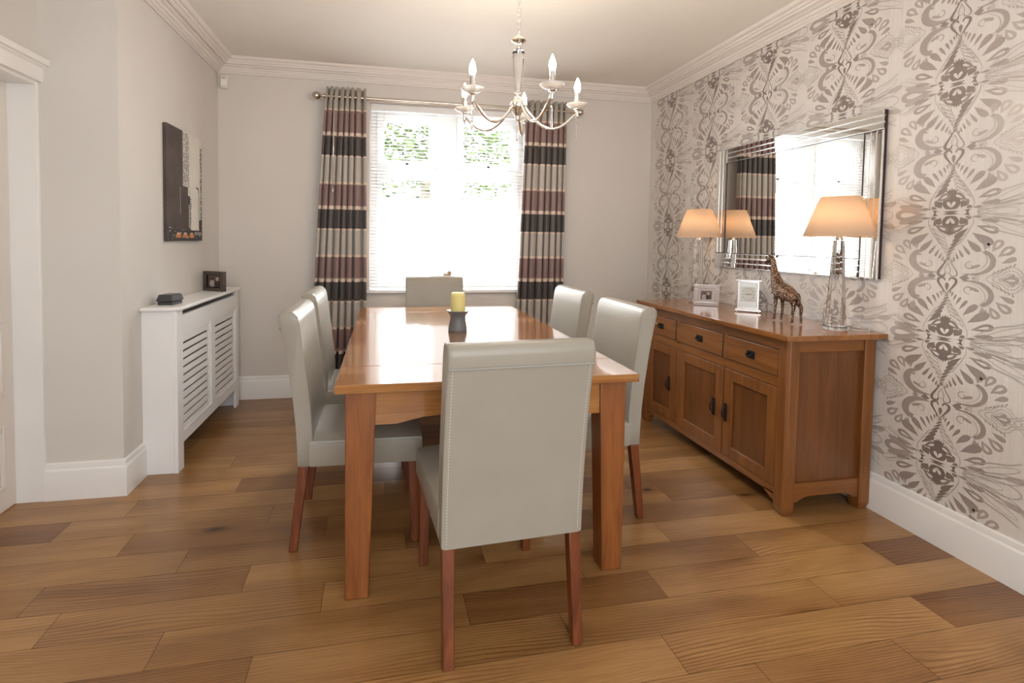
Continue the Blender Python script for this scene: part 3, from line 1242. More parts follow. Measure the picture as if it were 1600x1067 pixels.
def photo_frame(root, W, H, fw, dep, mf, colours, slip=None, tilt=0, seed=1):
    """frame facing local +x... faces -y here; standing on its lower edge"""
    mt = Matrix.Rotation(R_(-tilt), 4, 'X')
    bm = BM()
    for a in ((-W / 2, 0, W / 2, fw), (-W / 2, H - fw, W / 2, H), (-W / 2, fw, -W / 2 + fw, H - fw), (W / 2 - fw, fw, W / 2, H - fw)):
        add_box(bm, a[0], 0, a[1], a[2], dep, a[3], mt)
    obj('frame', bm, mf, root, bevel=.003)
    if slip:
        bm = BM()
        g = fw + slip
        for a in ((-W / 2 + fw, fw, W / 2 - fw, g), (-W / 2 + fw, H - g, W / 2 - fw, H - fw), (-W / 2 + fw, g, -W / 2 + g, H - g), (W / 2 - g, g, W / 2 - fw, H - g)):
            add_box(bm, a[0], dep * .35, a[1], a[2], dep * .6, a[3], mt)
        obj('slip', bm, M['blacksat'] if mf is M['brownframe'] else M['bevelwhite'], root)
    bm = BM()
    rn = random.Random(seed)
    w2, h2 = W / 2 - fw + .001, H - 2 * fw
    add_box(bm, -w2, dep * .62, fw, w2, dep * .85, H - fw, mt)
    k = len(bm.faces)
    mats = [plain('photo_ground_%d' % seed, colours[0], .35)]
    for ci, c in enumerate(colours[1:]):
        mats.append(plain('photo_tone_%d_%d' % (seed, ci), c, .35))
    gg = fw + (slip or 0)
    iw, ih = W / 2 - gg, H - 2 * gg
    # two simple figures, head and shoulders
    lay = 0
    shapes = []
    for fx, sc, c1, c2 in ((-.38, .9, 1, 2), (.34, 1.0, 2, 1)):
        cxx = fx * iw
        shapes.append((cxx, gg + ih * .30, iw * .42 * sc, ih * .30, c1))
        shapes.append((cxx, gg + ih * .66 * sc, iw * .20, ih * .16, 3))
        shapes.append((cxx, gg + ih * .74 * sc, iw * .20, ih * .10, c2))
    for cxx, cz, rx, rz, ci in shapes:
        pts = []
        for i in range(18):
            a = 2 * PI * i / 18
            px = max(-iw, min(iw, cxx + rx * math.cos(a)))
            pz = max(gg, min(gg + ih, cz + rz * math.sin(a)))
            pts.append(mt @ Vector((px, dep * .62 - .0006 - .0002 * lay, pz)))
        lay += 1
        f = bm.faces.new([bm.verts.new(p) for p in pts])
        f.material_index = ci
    obj('photograph', bm, None, root, mats=mats)
    bm = BM()
    add_box(bm, -.02, dep, .0, .02, dep + .004, H * .7, Matrix.Translation((0, 0, 0)) @ mt)
    obj('stand', bm, M['blacksat'], root)


photo_frame(pf, .185, .135, .022, .030, M['brownframe'], [(.12, .08, .06), (.45, .42, .38), (.05, .03, .03), (.55, .33, .24)], .005, 0, 2)

# canvas print of a city street
cv = empty('canvas_print', (XL + .001, 3.400, 1.565))
tag(cv, 'canvas print of a dark city street with orange taxis on the left wall', 'picture')
cw_, ch_ = .545, .672
bm = BM()
add_box(bm, 0, -cw_ / 2, -ch_ / 2, .020, cw_ / 2, ch_ / 2)
cm = [plain('canvas_white', (.74, .72, .66), .6, vary=.05, vs=8), plain('canvas_dark', (.075, .055, .05), .55, vary=.25, vs=9),
      plain('canvas_black', (.02, .018, .02), .5), plain('canvas_orange', (.62, .22, .05), .5), plain('canvas_edge', (.16, .30, .26), .5),
      plain('canvas_mid', (.30, .27, .25), .5)]
body = obj('canvas', bm, None, cv, mats=[cm[1]], bevel=.003)
bm = BM()
rn = random.Random(5)


def patch(ya, yb, za, zb, mi, lay):
    y_ = lambda s: -cw_ / 2 + s * cw_
    z_ = lambda s: -ch_ / 2 + s * ch_
    f = bm.faces.new([bm.verts.new((.0206 + lay * .0004, y_(a), z_(b))) for a, b in ((ya, za), (yb, za), (yb, zb), (ya, zb))])
    f.material_index = mi


patch(.0, 1, 0, 1, 0, 0)                   # pale sky
patch(.0, .42, .09, 1, 1, 1)               # dark tower at the near side
for r in range(30):                        # lit windows of the tall middle building
    z0_ = .50 + r * .0165
    for c_ in range(6):
        if rn.random() < .72:
            patch(.43 + c_ * .028, .452 + c_ * .028, z0_, z0_ + .009, rn.choice((1, 2, 5)), 2)
patch(.40, .56, .09, .50, 1, 2)
patch(.56, .62, .09, .42, 2, 2)
for r in range(14):
    patch(.33, .345, .25 + r * .017, .258 + r * .017, 0, 3)
    patch(.625, .64 + rn.random() * .03, .10 + r * .022, .112 + r * .022, 2, 2)
patch(.58, .60, .12, .34, 0, 3)
for r in range(40):                        # ragged tower at the far edge
    z0_ = .12 + r * .020
    patch(.965 - rn.random() * .03, 1, z0_, z0_ + .013, 2 if rn.random() < .7 else 5, 2)
patch(.90, 1, .09, .20, 1, 2)
patch(.895, .905, .12, .47, 2, 3)          # street lamp with its arm
pts_ = [(.90, .47), (.88, .50), (.84, .515), (.80, .51)]
for (a0, b0), (a1, b1) in zip(pts_, pts_[1:]):
    patch(a1, a0, min(b0, b1) - .002, max(b0, b1) + .003, 2, 3)
patch(0, 1, .0, .10, 2, 4)                 # street
for i in range(3):                         # taxis
    a = .20 + i * .19
    patch(a, a + .15, .028, .058, 3, 5)
    patch(a + .03, a + .12, .058, .078, 3, 5)
    patch(a + .04, a + .11, .060, .072, 0, 6)
    patch(a + .02, a + .05, .020, .032, 2, 6)
    patch(a + .10, a + .13, .020, .032, 2, 6)
for i in range(26):
    a, b = rn.random() * .95, rn.uniform(.005, .115)
    patch(a, a + .035, b, b + .007, rn.choice((0, 5, 5)), 6)
patch(.74, .97, .055, .085, 5, 6)
obj('printed_picture', bm, None, cv, mats=cm, recalc=False)

# alarm sensor in the corner
al = empty('motion_sensor', (XL + .050, D, 2.418))
tag(al, 'white motion sensor high in the back left corner', 'sensor')
bm = BM()
add_box(bm, -.030, -.030, -.052, .030, 0, .052)
obj('housing', bm, M['pearl'], al, bevel=.014, segs=4)
bm = BM()
add_box(bm, -.018, -.0335, -.034, .018, -.029, .012)
obj('lens', bm, M['gloss'], al, bevel=.002)
bm = BM()
add_box(bm, -.008, -.0325, .022, .010, -.029, .027)
obj('indicator_slot', bm, M['tan'], al)

# ------------------------------------------------------------------ dining table
TX0, TX1, TY0, TY1, TZ = -.160, .941, 1.699, 3.607, .770
tb = empty('dining_table', ((TX0 + TX1) / 2, (TY0 + TY1) / 2, 0))
tag(tb, 'long oak dining table with glossy top in the middle of the room', 'table')
hx, hy = (TX1 - TX0) / 2, (TY1 - TY0) / 2
bm = BM()
add_box(bm, -hx, -hy + .252, TZ - .030, hx, hy - .252, TZ)
obj('tabletop', bm, M['table'], tb, bevel=.002)
for s in (-1, 1):
    bm = BM()
    a, b = sorted((s * hy, s * (hy - .250)))
    add_box(bm, -hx, a, TZ - .030, hx, b, TZ)
    tag(obj('end_leaf', bm, M['tablex'], tb, bevel=.002))
lg_ = .105
for sx in (-1, 1):
    for sy in (-1, 1):
        bm = BM()
        xo, yo = sx * (hx - .032), sy * (hy - .040)
        xi, yi = xo - sx * lg_, yo - sy * lg_ * .92
        xb, yb = xo - sx * .082, yo - sy * .078
        f = lambda p, q: (min(p), min(q), max(p), max(q))
        add_frustum(bm, f((xo, xb), (yo, yb)), f((xo, xi), (yo, yi)), .0, TZ - .030)
        obj('leg', bm, M['tablez'], tb, bevel=.004)
for sy in (-1, 1):
    bm = BM()
    xa = hx - .032 - lg_ + .004
    # apron with shaped lower edge
    pts = [(-xa, TZ - .03), (-xa, .612), (-xa + .075, .612), (-xa + .12, .622), (-xa + .17, .632), (-xa + .24, .637), (-xa + .262, .642), (-xa + .285, .655)]
    pts += [(-x, z) for x, z in [(p[0], p[1]) for p in pts[::-1]]]
    y0 = sy * (hy - .052)
    y1 = y0 - sy * .022
    add_prism(bm, pts, lambda u, v: (u, y0, v), lambda u, v: (u, y1, v))
    add_box(bm, -xa, min(y0, y0 + sy * .003), .652, xa, max(y0, y0 + sy * .003), .738)
    obj('apron', bm, M['tablex'], tb)
for sx in (-1, 1):
    bm = BM()
    ya = hy - .040 - lg_ * .92 + .004
    x0 = sx * (hx - .046)
    x1 = x0 - sx * .022
    pts = [(-ya, TZ - .03), (-ya, .612), (-ya + .10, .615), (-ya + .25, .637), (-ya + .30, .655)]
    pts += [(-x, z) for x, z in pts[::-1]]
    add_prism(bm, pts, lambda u, v: (x0, u, v), lambda u, v: (x1, u, v))
    obj('apron', bm, M['table'], tb)

# candle and its holder on the table
ch = empty('candle_holder', (.392, 2.640, TZ))
tag(ch, 'grey waisted ceramic candle holder on the dining table', 'candle holder')
bm = BM()
add_lathe(bm, [(0, 0), (.049, 0), (.051, .003), (.051, .012), (.048, .030), (.043, .058), (.041, .078), (.046, .090), (.060, .108), (.062, .112), (.059, .113),
               (.043, .106), (.0, .104)], seg=40)
obj('holder_body', bm, M['greyceramic'], ch, smooth=True, auto=50)
cd = empty('pillar_candle', (.392, 2.640, TZ + .105))
tag(cd, 'pale yellow pillar candle standing in the grey holder', 'candle')
bm = BM()
add_lathe(bm, [(0, 0), (.038, 0), (.039, .004), (.039, .085), (.037, .096), (.031, .103), (.022, .102), (.014, .096), (0, .094)], seg=36)
obj('wax_body', bm, M['candle'], cd, smooth=True, auto=60)
bm = BM()
add_tube(bm, [(0, 0, .093), (.001, 0, .100), (.003, 0, .104)], .0012, 6)
obj('wick', bm, M['blacksat'], cd)


# ------------------------------------------------------------------ dining chairs (local +y is forward, origin at the centre of the rear legs' line)
def make_chair():
    root = empty('dining_chair')
    HWd = .225
    # backrest: side profile (y forward, z), rolled head, gentle curve
    rear = [(.000, .345), (-.002, .42), (-.008, .52), (-.018, .62), (-.032, .72), (-.048, .82), (-.064, .90), (-.072, .935), (-.070, .955), (-.058, .967)]
    front = [(-.036, .970), (-.014, .966), (.002, .950), (.010, .925), (.016, .88), (.026, .80), (.040, .70), (.052, .60), (.060, .50), (.062, .42), (.060, .345)]
    prof = rear + front
    bm = BM()
    cy = sum(p[0] for p in prof) / len(prof)
    rings = []
    xs = [(-HWd, .90), (-HWd + .004, .965), (-HWd + .014, 1.0), (-HWd * .5, 1.0), (0, 1.0), (HWd * .5, 1.0), (HWd - .014, 1.0), (HWd - .004, .965), (HWd, .90)]
    for x, s in xs:
        ring = []
        for (y, z) in prof:
            mid = -.036 * ((z - .345) / .62) ** 1.6 + .030
            puff = 1.0 + (.10 if y > mid else .0) * (1 - (x / HWd) ** 2)
            zz = z - (1 - s) * .05 * (1 if z > .9 else 0) + (1 - s) * .05 * (1 if z < .36 else 0)
            ring.append(bm.verts.new((x, mid + (y - mid) * s * puff, zz)))
        rings.append(ring)
    for a, b in zip(rings, rings[1:]):
        for i in range(len(prof)):
            j = (i + 1) % len(prof)
            bm.faces.new((a[i], a[j], b[j], b[i]))
    bm.faces.new(rings[0][::-1])
    bm.faces.new(rings[-1])
    br = obj('backrest', bm, M['leather'], root, smooth=True, auto=55)
    # seams on the back panel and round the side panels
    bm = BM()
    add_tube(bm, [(-HWd + .003, -.0665, .899), (0, -.0665, .899), (HWd - .003, -.0665, .899)], .0034, 6)
    obj('seam', bm, M['seam'], br)
    for sx in (-1, 1):
        bm = BM()
        sp_ = [(sx * (HWd - .0015), y + (.004 if i < 9 else -.004), z) for i, (y, z) in enumerate(prof)]
        add_tube(bm, [(p[0] + sx * .0012, p[1], p[2]) for p in sp_[10:-1]], .0012, 5)
        obj('seam', bm, M['seam'], br)
    for sx in (-1, 1):
        bm = BM()
        for i in range(56):
            z = .36 + i * .0096
            # rear profile y at z
            for (ya, za), (yb, zb) in zip(rear, rear[1:]):
                if za <= z <= zb:
                    y = ya + (yb - ya) * (z - za) / (zb - za)
                    break
            add_box(bm, sx * (HWd - .015) - .0008, y - .0010, z, sx * (HWd - .015) + .0008, y + .001, z + .0048)
        obj('stitching', bm, M['stitch'], br)
    # seat: crowned cushion
    bm = BM()
    nx, ny = 12, 12
    y0, y1 = .050, .492
    topg = []
    for j in range(ny + 1):
        row = []
        for i in range(nx + 1):
            u, v = i / nx * 2 - 1, j / ny * 2 - 1
            x = u * HWd * (1.02 + .02 * v)
            y = y0 + (y1 - y0) * (v + 1) / 2
            z = .452 + .022 * (1 - abs(u) ** 3) * (1 - max(0, v) ** 4 * .8)
            if abs(u) > .99:
                z -= .004
            row.append(bm.verts.new((x, y, z)))
        topg.append(row)
    for j in range(ny):
        for i in range(nx):
            bm.faces.new((topg[j][i], topg[j][i + 1], topg[j + 1][i + 1], topg[j + 1][i]))
    rim = [topg[0][i] for i in range(nx + 1)] + [topg[j][nx] for j in range(1, ny + 1)] + [topg[ny][i] for i in range(nx - 1, -1, -1)] + [topg[j][0] for j in range(ny - 1, 0, -1)]
    prev = rim
    for (dz, sc) in ((-.010, 1.012), (-.055, 1.016), (-.092, 1.010), (-.104, .995)):
        cur = []
        for v_ in rim:
            c = Vector((0, (y0 + y1) / 2, 0))
            p = Vector((v_.co.x * sc, c.y + (v_.co.y - c.y) * sc, .449 + dz))
            cur.append(bm.verts.new(p))
        for i in range(len(rim)):
            j = (i + 1) % len(rim)
            bm.faces.new((prev[i], prev[j], cur[j], cur[i]))
        prev = cur
    bm.faces.new(prev)
    st = obj('seat', bm, M['leather'], root, smooth=True, auto=50)
    bm = BM()
    pts = [(-HWd * 1.012 - .001, .075, .441), (-HWd * 1.05, .470, .441), (-HWd * 1.045, .4945, .441), (HWd * 1.045, .4945, .441), (HWd * 1.05, .470, .441), (HWd * 1.012 + .001, .075, .441)]
    add_tube(bm, pts, .0014, 5)
    tag(obj('seam', bm, M['seam'], st))
    # legs
    for sx in (-1, 1):
        bm = BM()
        xo = sx * (HWd - .003)
        xi = xo - sx * .038
        f = lambda p, q: (min(p), min(q), max(p), max(q))
        add_frustum(bm, f((xo, xo - sx * .033), (-.034, -.002)), f((xo, xi), (.003, .043)), 0, .348)
        obj('leg', bm, M['legdark'], root, bevel=.003)
        bm = BM()
        xo = sx * (HWd + .003)
        xi = xo - sx * .040
        add_frustum(bm, f((xo - sx * .003, xo - sx * .034), (.452, .484)), f((xo, xi), (.442, .488)), 0, .348)
        obj('leg', bm, M['legdark'], root, bevel=.003)
    return root


proto = make_chair()
chairs = [
    ((.396, 1.440), 3.6, 'grey-beige leather dining chair nearest the camera, its back towards the viewer'),
    ((-.335, 2.270), -90, 'grey-beige leather dining chair at the left side of the table, nearer one with seat visible'),
    ((-.350, 2.930), -90, 'grey-beige leather dining chair at the table, second on the left, beside the left curtain'),
    ((1.138, 2.268), 91, 'grey-beige leather dining chair at the right of the table, beside the sideboard'),
    ((1.135, 2.950), 91, 'grey-beige leather dining chair at the right far side of the table, near the right curtain'),
    ((.392, 3.905), 180, 'grey-beige leather dining chair at the far end of the table in front of the window'),
]
for i, ((x, y), a, lab) in enumerate(chairs):
    c = proto if i == 0 else copy_tree(proto)
    c.location = (x, y, 0)
    c.rotation_euler = (0, 0, R_(a))
    tag(c, lab, 'chair', 'leather dining chairs round the table')

# ------------------------------------------------------------------ sideboard
SX0, SY0, SY1, SZ = 1.772, 1.911, 3.276, .8513
sb = empty('sideboard', (1.815, 1.950, 0))
tag(sb, 'oak sideboard with three drawers and three doors against the wallpapered wall', 'sideboard')
L = 1.290
WD = XR - .022 - 1.815
bm = BM()
add_box(bm, -.043, -.039, SZ - .026, XR - .003 - 1.815, L + .036, SZ)
obj('top', bm, M['sbtop'], sb, bevel=.003)
# corner posts running down to feet
for (px, py, sx, sy) in ((0, 0, 1, 1), (0, L, 1, -1), (WD, 0, -1, 1), (WD, L, -1, -1)):
    bm = BM()
    w_ = .060
    x0, x1 = sorted((px, px + sx * w_))
    y0, y1 = sorted((py, py + sy * w_))
    c = .012
    if px == 0 and py == 0:
        poly = [(x0 + c, y0), (x1, y0), (x1, y1), (x0, y1), (x0, y0 + c)]
    else:
        poly = [(x0, y0), (x1, y0), (x1, y1), (x0, y1)]
    add_prism(bm, poly, lambda u, v: (u, v, .03), lambda u, v: (u, v, SZ - .026))
    k = .008
    add_frustum(bm, (x0 + k, y0 + k, x1 - k, y1 - k), (x0, y0, x1, y1), 0, .03)
    obj('corner_post', bm, M['sbz'], sb, bevel=.0025)
# carcass
bm = BM()
add_box(bm, .022, .02, .115, WD, L - .02, SZ - .03)
obj('carcass', bm, M['sbpanel'], sb)
# front rails and stiles
bm = BM()
xa, xb = .006, .024
for y0, y1, z0, z1 in ((.05, L - .05, .770, SZ - .026), (.05, L - .05, .592, .640), (.05, L - .05, .085, .115)):
    add_box(bm, xa, y0, z0, xb, y1, z1)
for y0, y1 in ((.415, .452), (.852, .895)):
    add_box(bm, xa, y0, .63, xb, y1, .772)
obj('front_rails', bm, M['sby'], sb, bevel=.0015)
bm = BM()
for y0, y1 in ((.432, .440), (.862, .890)):
    add_box(bm, xa, y0, .115, xb, y1, .592)
obj('centre_stile', bm, M['sbz'], sb)
# bracketed plinth, front and side
bm = BM()
yb = [(.055, .085), (.055, .048), (.085, .050), (.105, .062), (.125, .070), (.135, .085)]
add_prism(bm, yb, lambda u, v: (.008, u, v), lambda u, v: (.024, u, v))
add_prism(bm, [(L - u, v) for u, v in yb], lambda u, v: (.008, u, v), lambda u, v: (.024, u, v))
add_box(bm, .008, .055, .078, .024, L - .055, .09)
obj('plinth', bm, M['sby'], sb)
bm = BM()
xs_ = [(.055, .150), (.055, .060), (.085, .062), (.105, .074), (.125, .082), (.15, .086), (WD - .15, .086), (WD - .125, .082), (WD - .105, .074), (WD - .085, .062), (WD - .055, .060), (WD - .055, .150)]
add_prism(bm, xs_, lambda u, v: (u, .008, v), lambda u, v: (u, .022, v))
obj('side_rail', bm, M['sbx'], sb, bevel=.0015)
bm = BM()
add_box(bm, .055, .008, .765, WD - .055, .022, SZ - .026)
obj('side_rail', bm, M['sbx'], sb, bevel=.0015)


def ring_pull(parent, y, z, drawer):
    bm = BM()
    if drawer:
        add_box(bm, -.004, y - .026, z - .019, .0005, y + .026, z + .019)
        add_tube(bm, [(-.008, y - .016, z + .006), (-.020, y - .015, z - .004), (-.022, y, z - .008), (-.020, y + .015, z - .004), (-.008, y + .016, z + .006)], .0032, 8)
        for s in (-1, 1):
            add_box(bm, -.010, y + s * .016 - .004, z + .001, -.003, y + s * .016 + .004, z + .010)
    else:
        add_box(bm, -.004, y - .010, z - .048, .0005, y + .010, z + .048)
        add_tube(bm, [(-.006, y, z + .026), (-.020, y, z + .018), (-.024, y, z), (-.020, y, z - .018), (-.008, y, z - .026)], .0042, 8)
        add_box(bm, -.010, y - .006, z + .020, -.003, y + .006, z + .033)
        add_box(bm, -.010, y - .006, z - .033, -.003, y + .006, z - .020)
    return obj('handle', bm, M['black'], parent, bevel=.001)


for (y0, y1) in ((.030, .412), (.455, .850), (.898, 1.255)):
    y0 = max(y0, .062)
    y1 = min(y1, L - .062)
    bm = BM()
    add_box(bm, 0.001, y0 + .002, .643, .022, y1 - .002, .767)
    d = obj('drawer', bm, M['sby'], sb, bevel=.003)
    ring_pull(d, (y0 + y1) / 2 - .0, .706, True)
    bm = BM()
    add_box(bm, .0035, y0 - .0005, .6405, .0225, y1 + .0005, .7695)
    tag(obj('shadow_gap', bm, M['dark'], d))
for (y0, y1, hy_) in ((.062, .430, .410), (.442, .860, .508), (.892, L - .062, .955)):
    bm = BM()
    fw = .062
    z0, z1 = .118, .589
    for a in ((y0, y0 + fw, z0, z1), (y1 - fw, y1, z0, z1)):
        add_box(bm, .002, a[0] + .0015, a[2], .022, a[1] - .0015, a[3])
    for a in ((y0 + fw, y1 - fw, z0, z0 + .058), (y0 + fw, y1 - fw, z1 - .058, z1)):
        add_box(bm, .002, a[0] - .002, a[2], .022, a[1] + .002, a[3])
    d = obj('door', bm, M['sbz'], sb, bevel=.002)
    bm = BM()
    add_box(bm, .012, y0 + fw - .002, z0 + .055, .0215, y1 - fw + .002, z1 - .055)
    obj('door_panel', bm, M['sbpanel'], d)
    ring_pull(d, hy_, .352, False)

# ------------------------------------------------------------------ lamps on the sideboard
LZ = SZ


def lamp(x, y, label):
    root = empty('table_lamp', (x, y, LZ))
    tag(root, label, 'lamp', 'glass lamps on the sideboard')
    bm = BM()
    add_lathe(bm, [(0, 0), (.052, 0), (.053, .002), (.053, .016), (.051, .018), (0, .018)], seg=32)
    obj('foot', bm, M['acrylic'], root, smooth=True, auto=40)
    bm = BM()
    # six-sided tapering column
    add_lathe(bm, [(0, .0185), (.044, .0185), (.024, .432), (0, .432)], seg=12)
    obj('column', bm, M['acrylic'], root)
    bm = BM()
    add_lathe(bm, [(0, .4325), (.018, .4325), (.018, .445), (.013, .448), (.013, .500), (.016, .502), (.016, .515), (0, .515)], seg=20)
    obj('socket', bm, M['nickel'], root, smooth=True, auto=40)
    bm = BM()
    add_lathe(bm, [(0, .516), (.012, .516), (.018, .540), (.017, .556), (.008, .570), (0, .572)], seg=16)
    obj('bulb', bm, M['lampbulb'], root, smooth=True)
    bm = BM()
    add_lathe(bm, [(.148, .452), (.083, .640)], seg=64)
    s = obj('shade', bm, M['shade'], root, smooth=True)
    s.modifiers.new('thick', 'SOLIDIFY').thickness = .0012
    bm = BM()
    for r, z in ((.148, .452), (.083, .640)):
        add_tube(bm, [(r * math.cos(2 * PI * i / 48), r * math.sin(2 * PI * i / 48), z) for i in range(48)], .0016, 6, closed=True)
    for a in (0, 2.094, 4.189):
        add_tube(bm, [(.012 * math.cos(a), .012 * math.sin(a), .505), (.083 * math.cos(a), .083 * math.sin(a), .636)], .0012, 5)
    obj('shade_wire', bm, M['shadetrim'], root)
    return root


M['lampbulb'] = emit('lit_lamp_bulb', (1.0, 0.78, 0.5), 14)
M['shadetrim'] = plain('apricot_trim', (.86, .58, .36), .6)
lamp(2.158, 2.047, 'clear glass lamp with apricot shade at the near end of the sideboard')
lamp(2.158, 3.140, 'clear glass lamp with apricot shade at the far end of the sideboard')
point('near_lamp_light', (2.158, 2.047, LZ + .545), 4.2, (1.0, 0.74, 0.46), .02)
point('far_lamp_light', (2.158, 3.140, LZ + .545), 4.2, (1.0, 0.74, 0.46), .02)
bm = BM()
add_tube(bm, [(2.206, 2.03, SZ + .003), (2.24, 1.99, SZ + .003), (2.275, 1.975, SZ + .003), (2.292, 1.99, SZ + .010), (2.296, 2.01, SZ + .003)], .0025, 6)
tag(obj('lamp_cord', bm, M['pearl'], smooth=True), 'short pale cord behind the near lamp on the sideboard', 'cord')

# silver photo frame and clock
sf = empty('photo_frame', (2.060, 2.900, SZ + .001), R_(-32))
tag(sf, 'square mirrored silver photo frame on the sideboard near the far lamp', 'photo frame')
photo_frame(sf, .150, .142, .026, .014, M['bevelwhite'], [(.20, .15, .14), (.50, .46, .44), (.07, .05, .05), (.5, .40, .36)], .016, -10, 3)

ck = empty('mantel_clock', (2.155, 2.638, SZ), R_(-38))
tag(ck, 'upright silver mantel clock with glass front, between the frame and giraffe', 'clock')
bm = BM()
add_box(bm, -.070, -.032, .006, .070, .046, .016)
add_box(bm, -.062, -.026, .016, .062, .040, .022)
add_box(bm, -.068, -.030, .186, .068, .044, .194)
for x_ in (-.055, .055):
    for y_ in (-.018, .034):
        add_lathe(bm, [(0, 0), (.008, 0), (.008, .006), (0, .006)], x_, y_, 0, 10)
obj('case', bm, M['silver'], ck, bevel=.002)
bm = BM()
for x_ in (-.056, .047):
    add_box(bm, x_, -.022, .022, x_ + .009, -.013, .186)
add_box(bm, -.050, -.022, .022, .050, -.014, .030)
add_box(bm, -.050, -.022, .178, .050, -.014, .186)
obj('front_frame', bm, M['bevelwhite'], ck, bevel=.001)
bm = BM()
add_box(bm, -.055, -.010, .023, .055, .034, .185)
obj('body', bm, plain('frosted_silver', (.60, .60, .58), .3, .5), ck)
bm = BM()
add_box(bm, -.038, -.0125, .062, .038, -.0105, .150)
obj('dial', bm, plain('pale_dial', (.66, .68, .66), .4), ck)
bm = BM()
for i in range(12):
    a = i * PI / 6
    x_, z_ = .030 * math.sin(a), .106 + .036 * math.cos(a)
    add_box(bm, x_ - .0012, -.0132, z_ - .003, x_ + .0012, -.0126, z_ + .003)
add_box(bm, -.002, -.0138, .105, .020, -.0128, .108)
add_box(bm, -.016, -.0138, .1045, .002, -.0128, .1075)
obj('clock_hands', bm, M['blacksat'], ck)

# ------------------------------------------------------------------ giraffe figurine
gf = empty('giraffe_figurine', (2.08, 2.270, SZ), R_(0))
tag(gf, 'hammered bronze giraffe figurine standing on the sideboard in front of the mirror', 'figurine')


def skin(name, verts, edges, radii, mat, parent, sub=2, root_i=0):
    me = bpy.data.meshes.new(name)
    me.from_pydata(verts, edges, [])
    o = bpy.data.objects.new(name, me)
    COL.objects.link(o)
    o.parent = parent
    me.materials.append(mat)
    md = o.modifiers.new('skin', 'SKIN')
    md.use_smooth_shade = True
    lay = me.skin_vertices[0].data
    for i, r in enumerate(radii):
        rr = r if isinstance(r, tuple) else (r, r)
        lay[i].radius = rr
        lay[i].use_root = (i == root_i)
    s = o.modifiers.new('sub', 'SUBSURF')
    s.levels = s.render_levels = sub
    return o


# local y runs from rump (-) to chest (+); the head points to +y
V = [(0, -.050, .150), (0, -.015, .158), (0, .030, .172), (0, .062, .195), (0, .078, .235), (0, .088, .275), (0, .093, .312), (0, .100, .330),
     (0, .118, .326), (0, .142, .309),
     (-.013, .052, .135), (-.014, .054, .075), (-.014, .058, .022), (-.014, .064, .006),
     (.013, .040, .135), (.014, .034, .075), (.014, .038, .022), (.014, .044, .006),
     (-.014, -.062, .120), (-.015, -.070, .085), (-.015, -.062, .045), (-.015, -.064, .020), (-.015, -.058, .006),
     (.014, -.056, .120), (.015, -.086, .085), (.015, -.084, .045), (.015, -.088, .020), (.015, -.082, .006)]
E = [(0, 1), (1, 2), (2, 3), (3, 4), (4, 5), (5, 6), (6, 7), (7, 8), (8, 9), (2, 10), (10, 11), (11, 12), (12, 13), (2, 14), (14, 15), (15, 16), (16, 17),
     (0, 18), (18, 19), (19, 20), (20, 21), (21, 22), (0, 23), (23, 24), (24, 25), (25, 26), (26, 27)]
Rr_ = [.043, .043, .044, .034, .025, .0175, .014, .0165, .014, .008,
       .013, .0075, .0065, .0085, .013, .0075, .0065, .0085, .018, .0095, .0065, .006, .0085, .018, .0095, .0065, .006, .0085]
skin('body', V, E, Rr_, M['bronze'], gf)
bm = BM()
for sx in (-1, 1):
    add_tube(bm, [(sx * .005, .100, .338), (sx * .006, .096, .356)], [.003, .0022], 8)
    add_lathe(bm, [(0, 0), (.0035, .001), (.0042, .004), (.0025, .008), (0, .009)], sx * .006, .096, .354, 10)
obj('horns', bm, M['bronzeplain'], gf, smooth=True)
bm = BM()
for sx in (-1, 1):
    add_lathe(bm, [(0, 0), (.004, .004), (.0065, .012), (.004, .022), (0, .028)], seg=10,
              mat=Matrix.Translation((sx * .009, .094, .336)) @ Matrix.Rotation(R_(62 * sx), 4, 'Y') @ Matrix.Scale(.45, 4, (0, 1, 0)))
obj('ears', bm, M['bronzeplain'], gf, smooth=True)
bm = BM()
add_tube(bm, [(0, -.080, .160), (0, -.092, .140), (0, -.091, .110), (0, -.088, .092)], [.004, .003, .0022, .005], 8)
obj('tail', bm, M['bronzeplain'], gf, smooth=True)

# ------------------------------------------------------------------ wall mirror
mr = empty('wall_mirror', (XR - .001, 2.551, 1.500))
tag(mr, 'large rectangular mirror in a wide silver frame on the wallpapered wall', 'mirror')
hy_, hz_ = .590, .400
bm = BM()
add_box(bm, -.018, -hy_ + .002, -hz_ + .002, -.001, hy_ - .002, hz_ - .002)
obj('backing_board', bm, M['mirroredge'], mr)
bw = .031
ins = 3 * bw + .004


def strip(y0, y1, z0, z1, dep):
    bm = BM()
    # bevelled strip: flat mirror face and pale bevel lines along its long edges
    e = .0035
    add_box(bm, -dep, y0 + e, z0 + e, -.018, y1 - e, z1 - e)
    fs = list(bm.faces)
    o = obj('mirrored_strip', bm, M['mirror'], mr)
    bm = BM()
    d = dep - .0025
    if (y1 - y0) > (z1 - z0):
        add_box(bm, -d, y0, z0 + .0004, -.018, y1, z0 + e)
        add_box(bm, -d, y0, z1 - e, -.018, y1, z1 - .0004)
    else:
        add_box(bm, -d, y0 + .0004, z0, -.018, y0 + e, z1)
        add_box(bm, -d, y1 - e, z0, -.018, y1 - .0004, z1)
    obj('bevel_line', bm, M['mirrorline'], o)


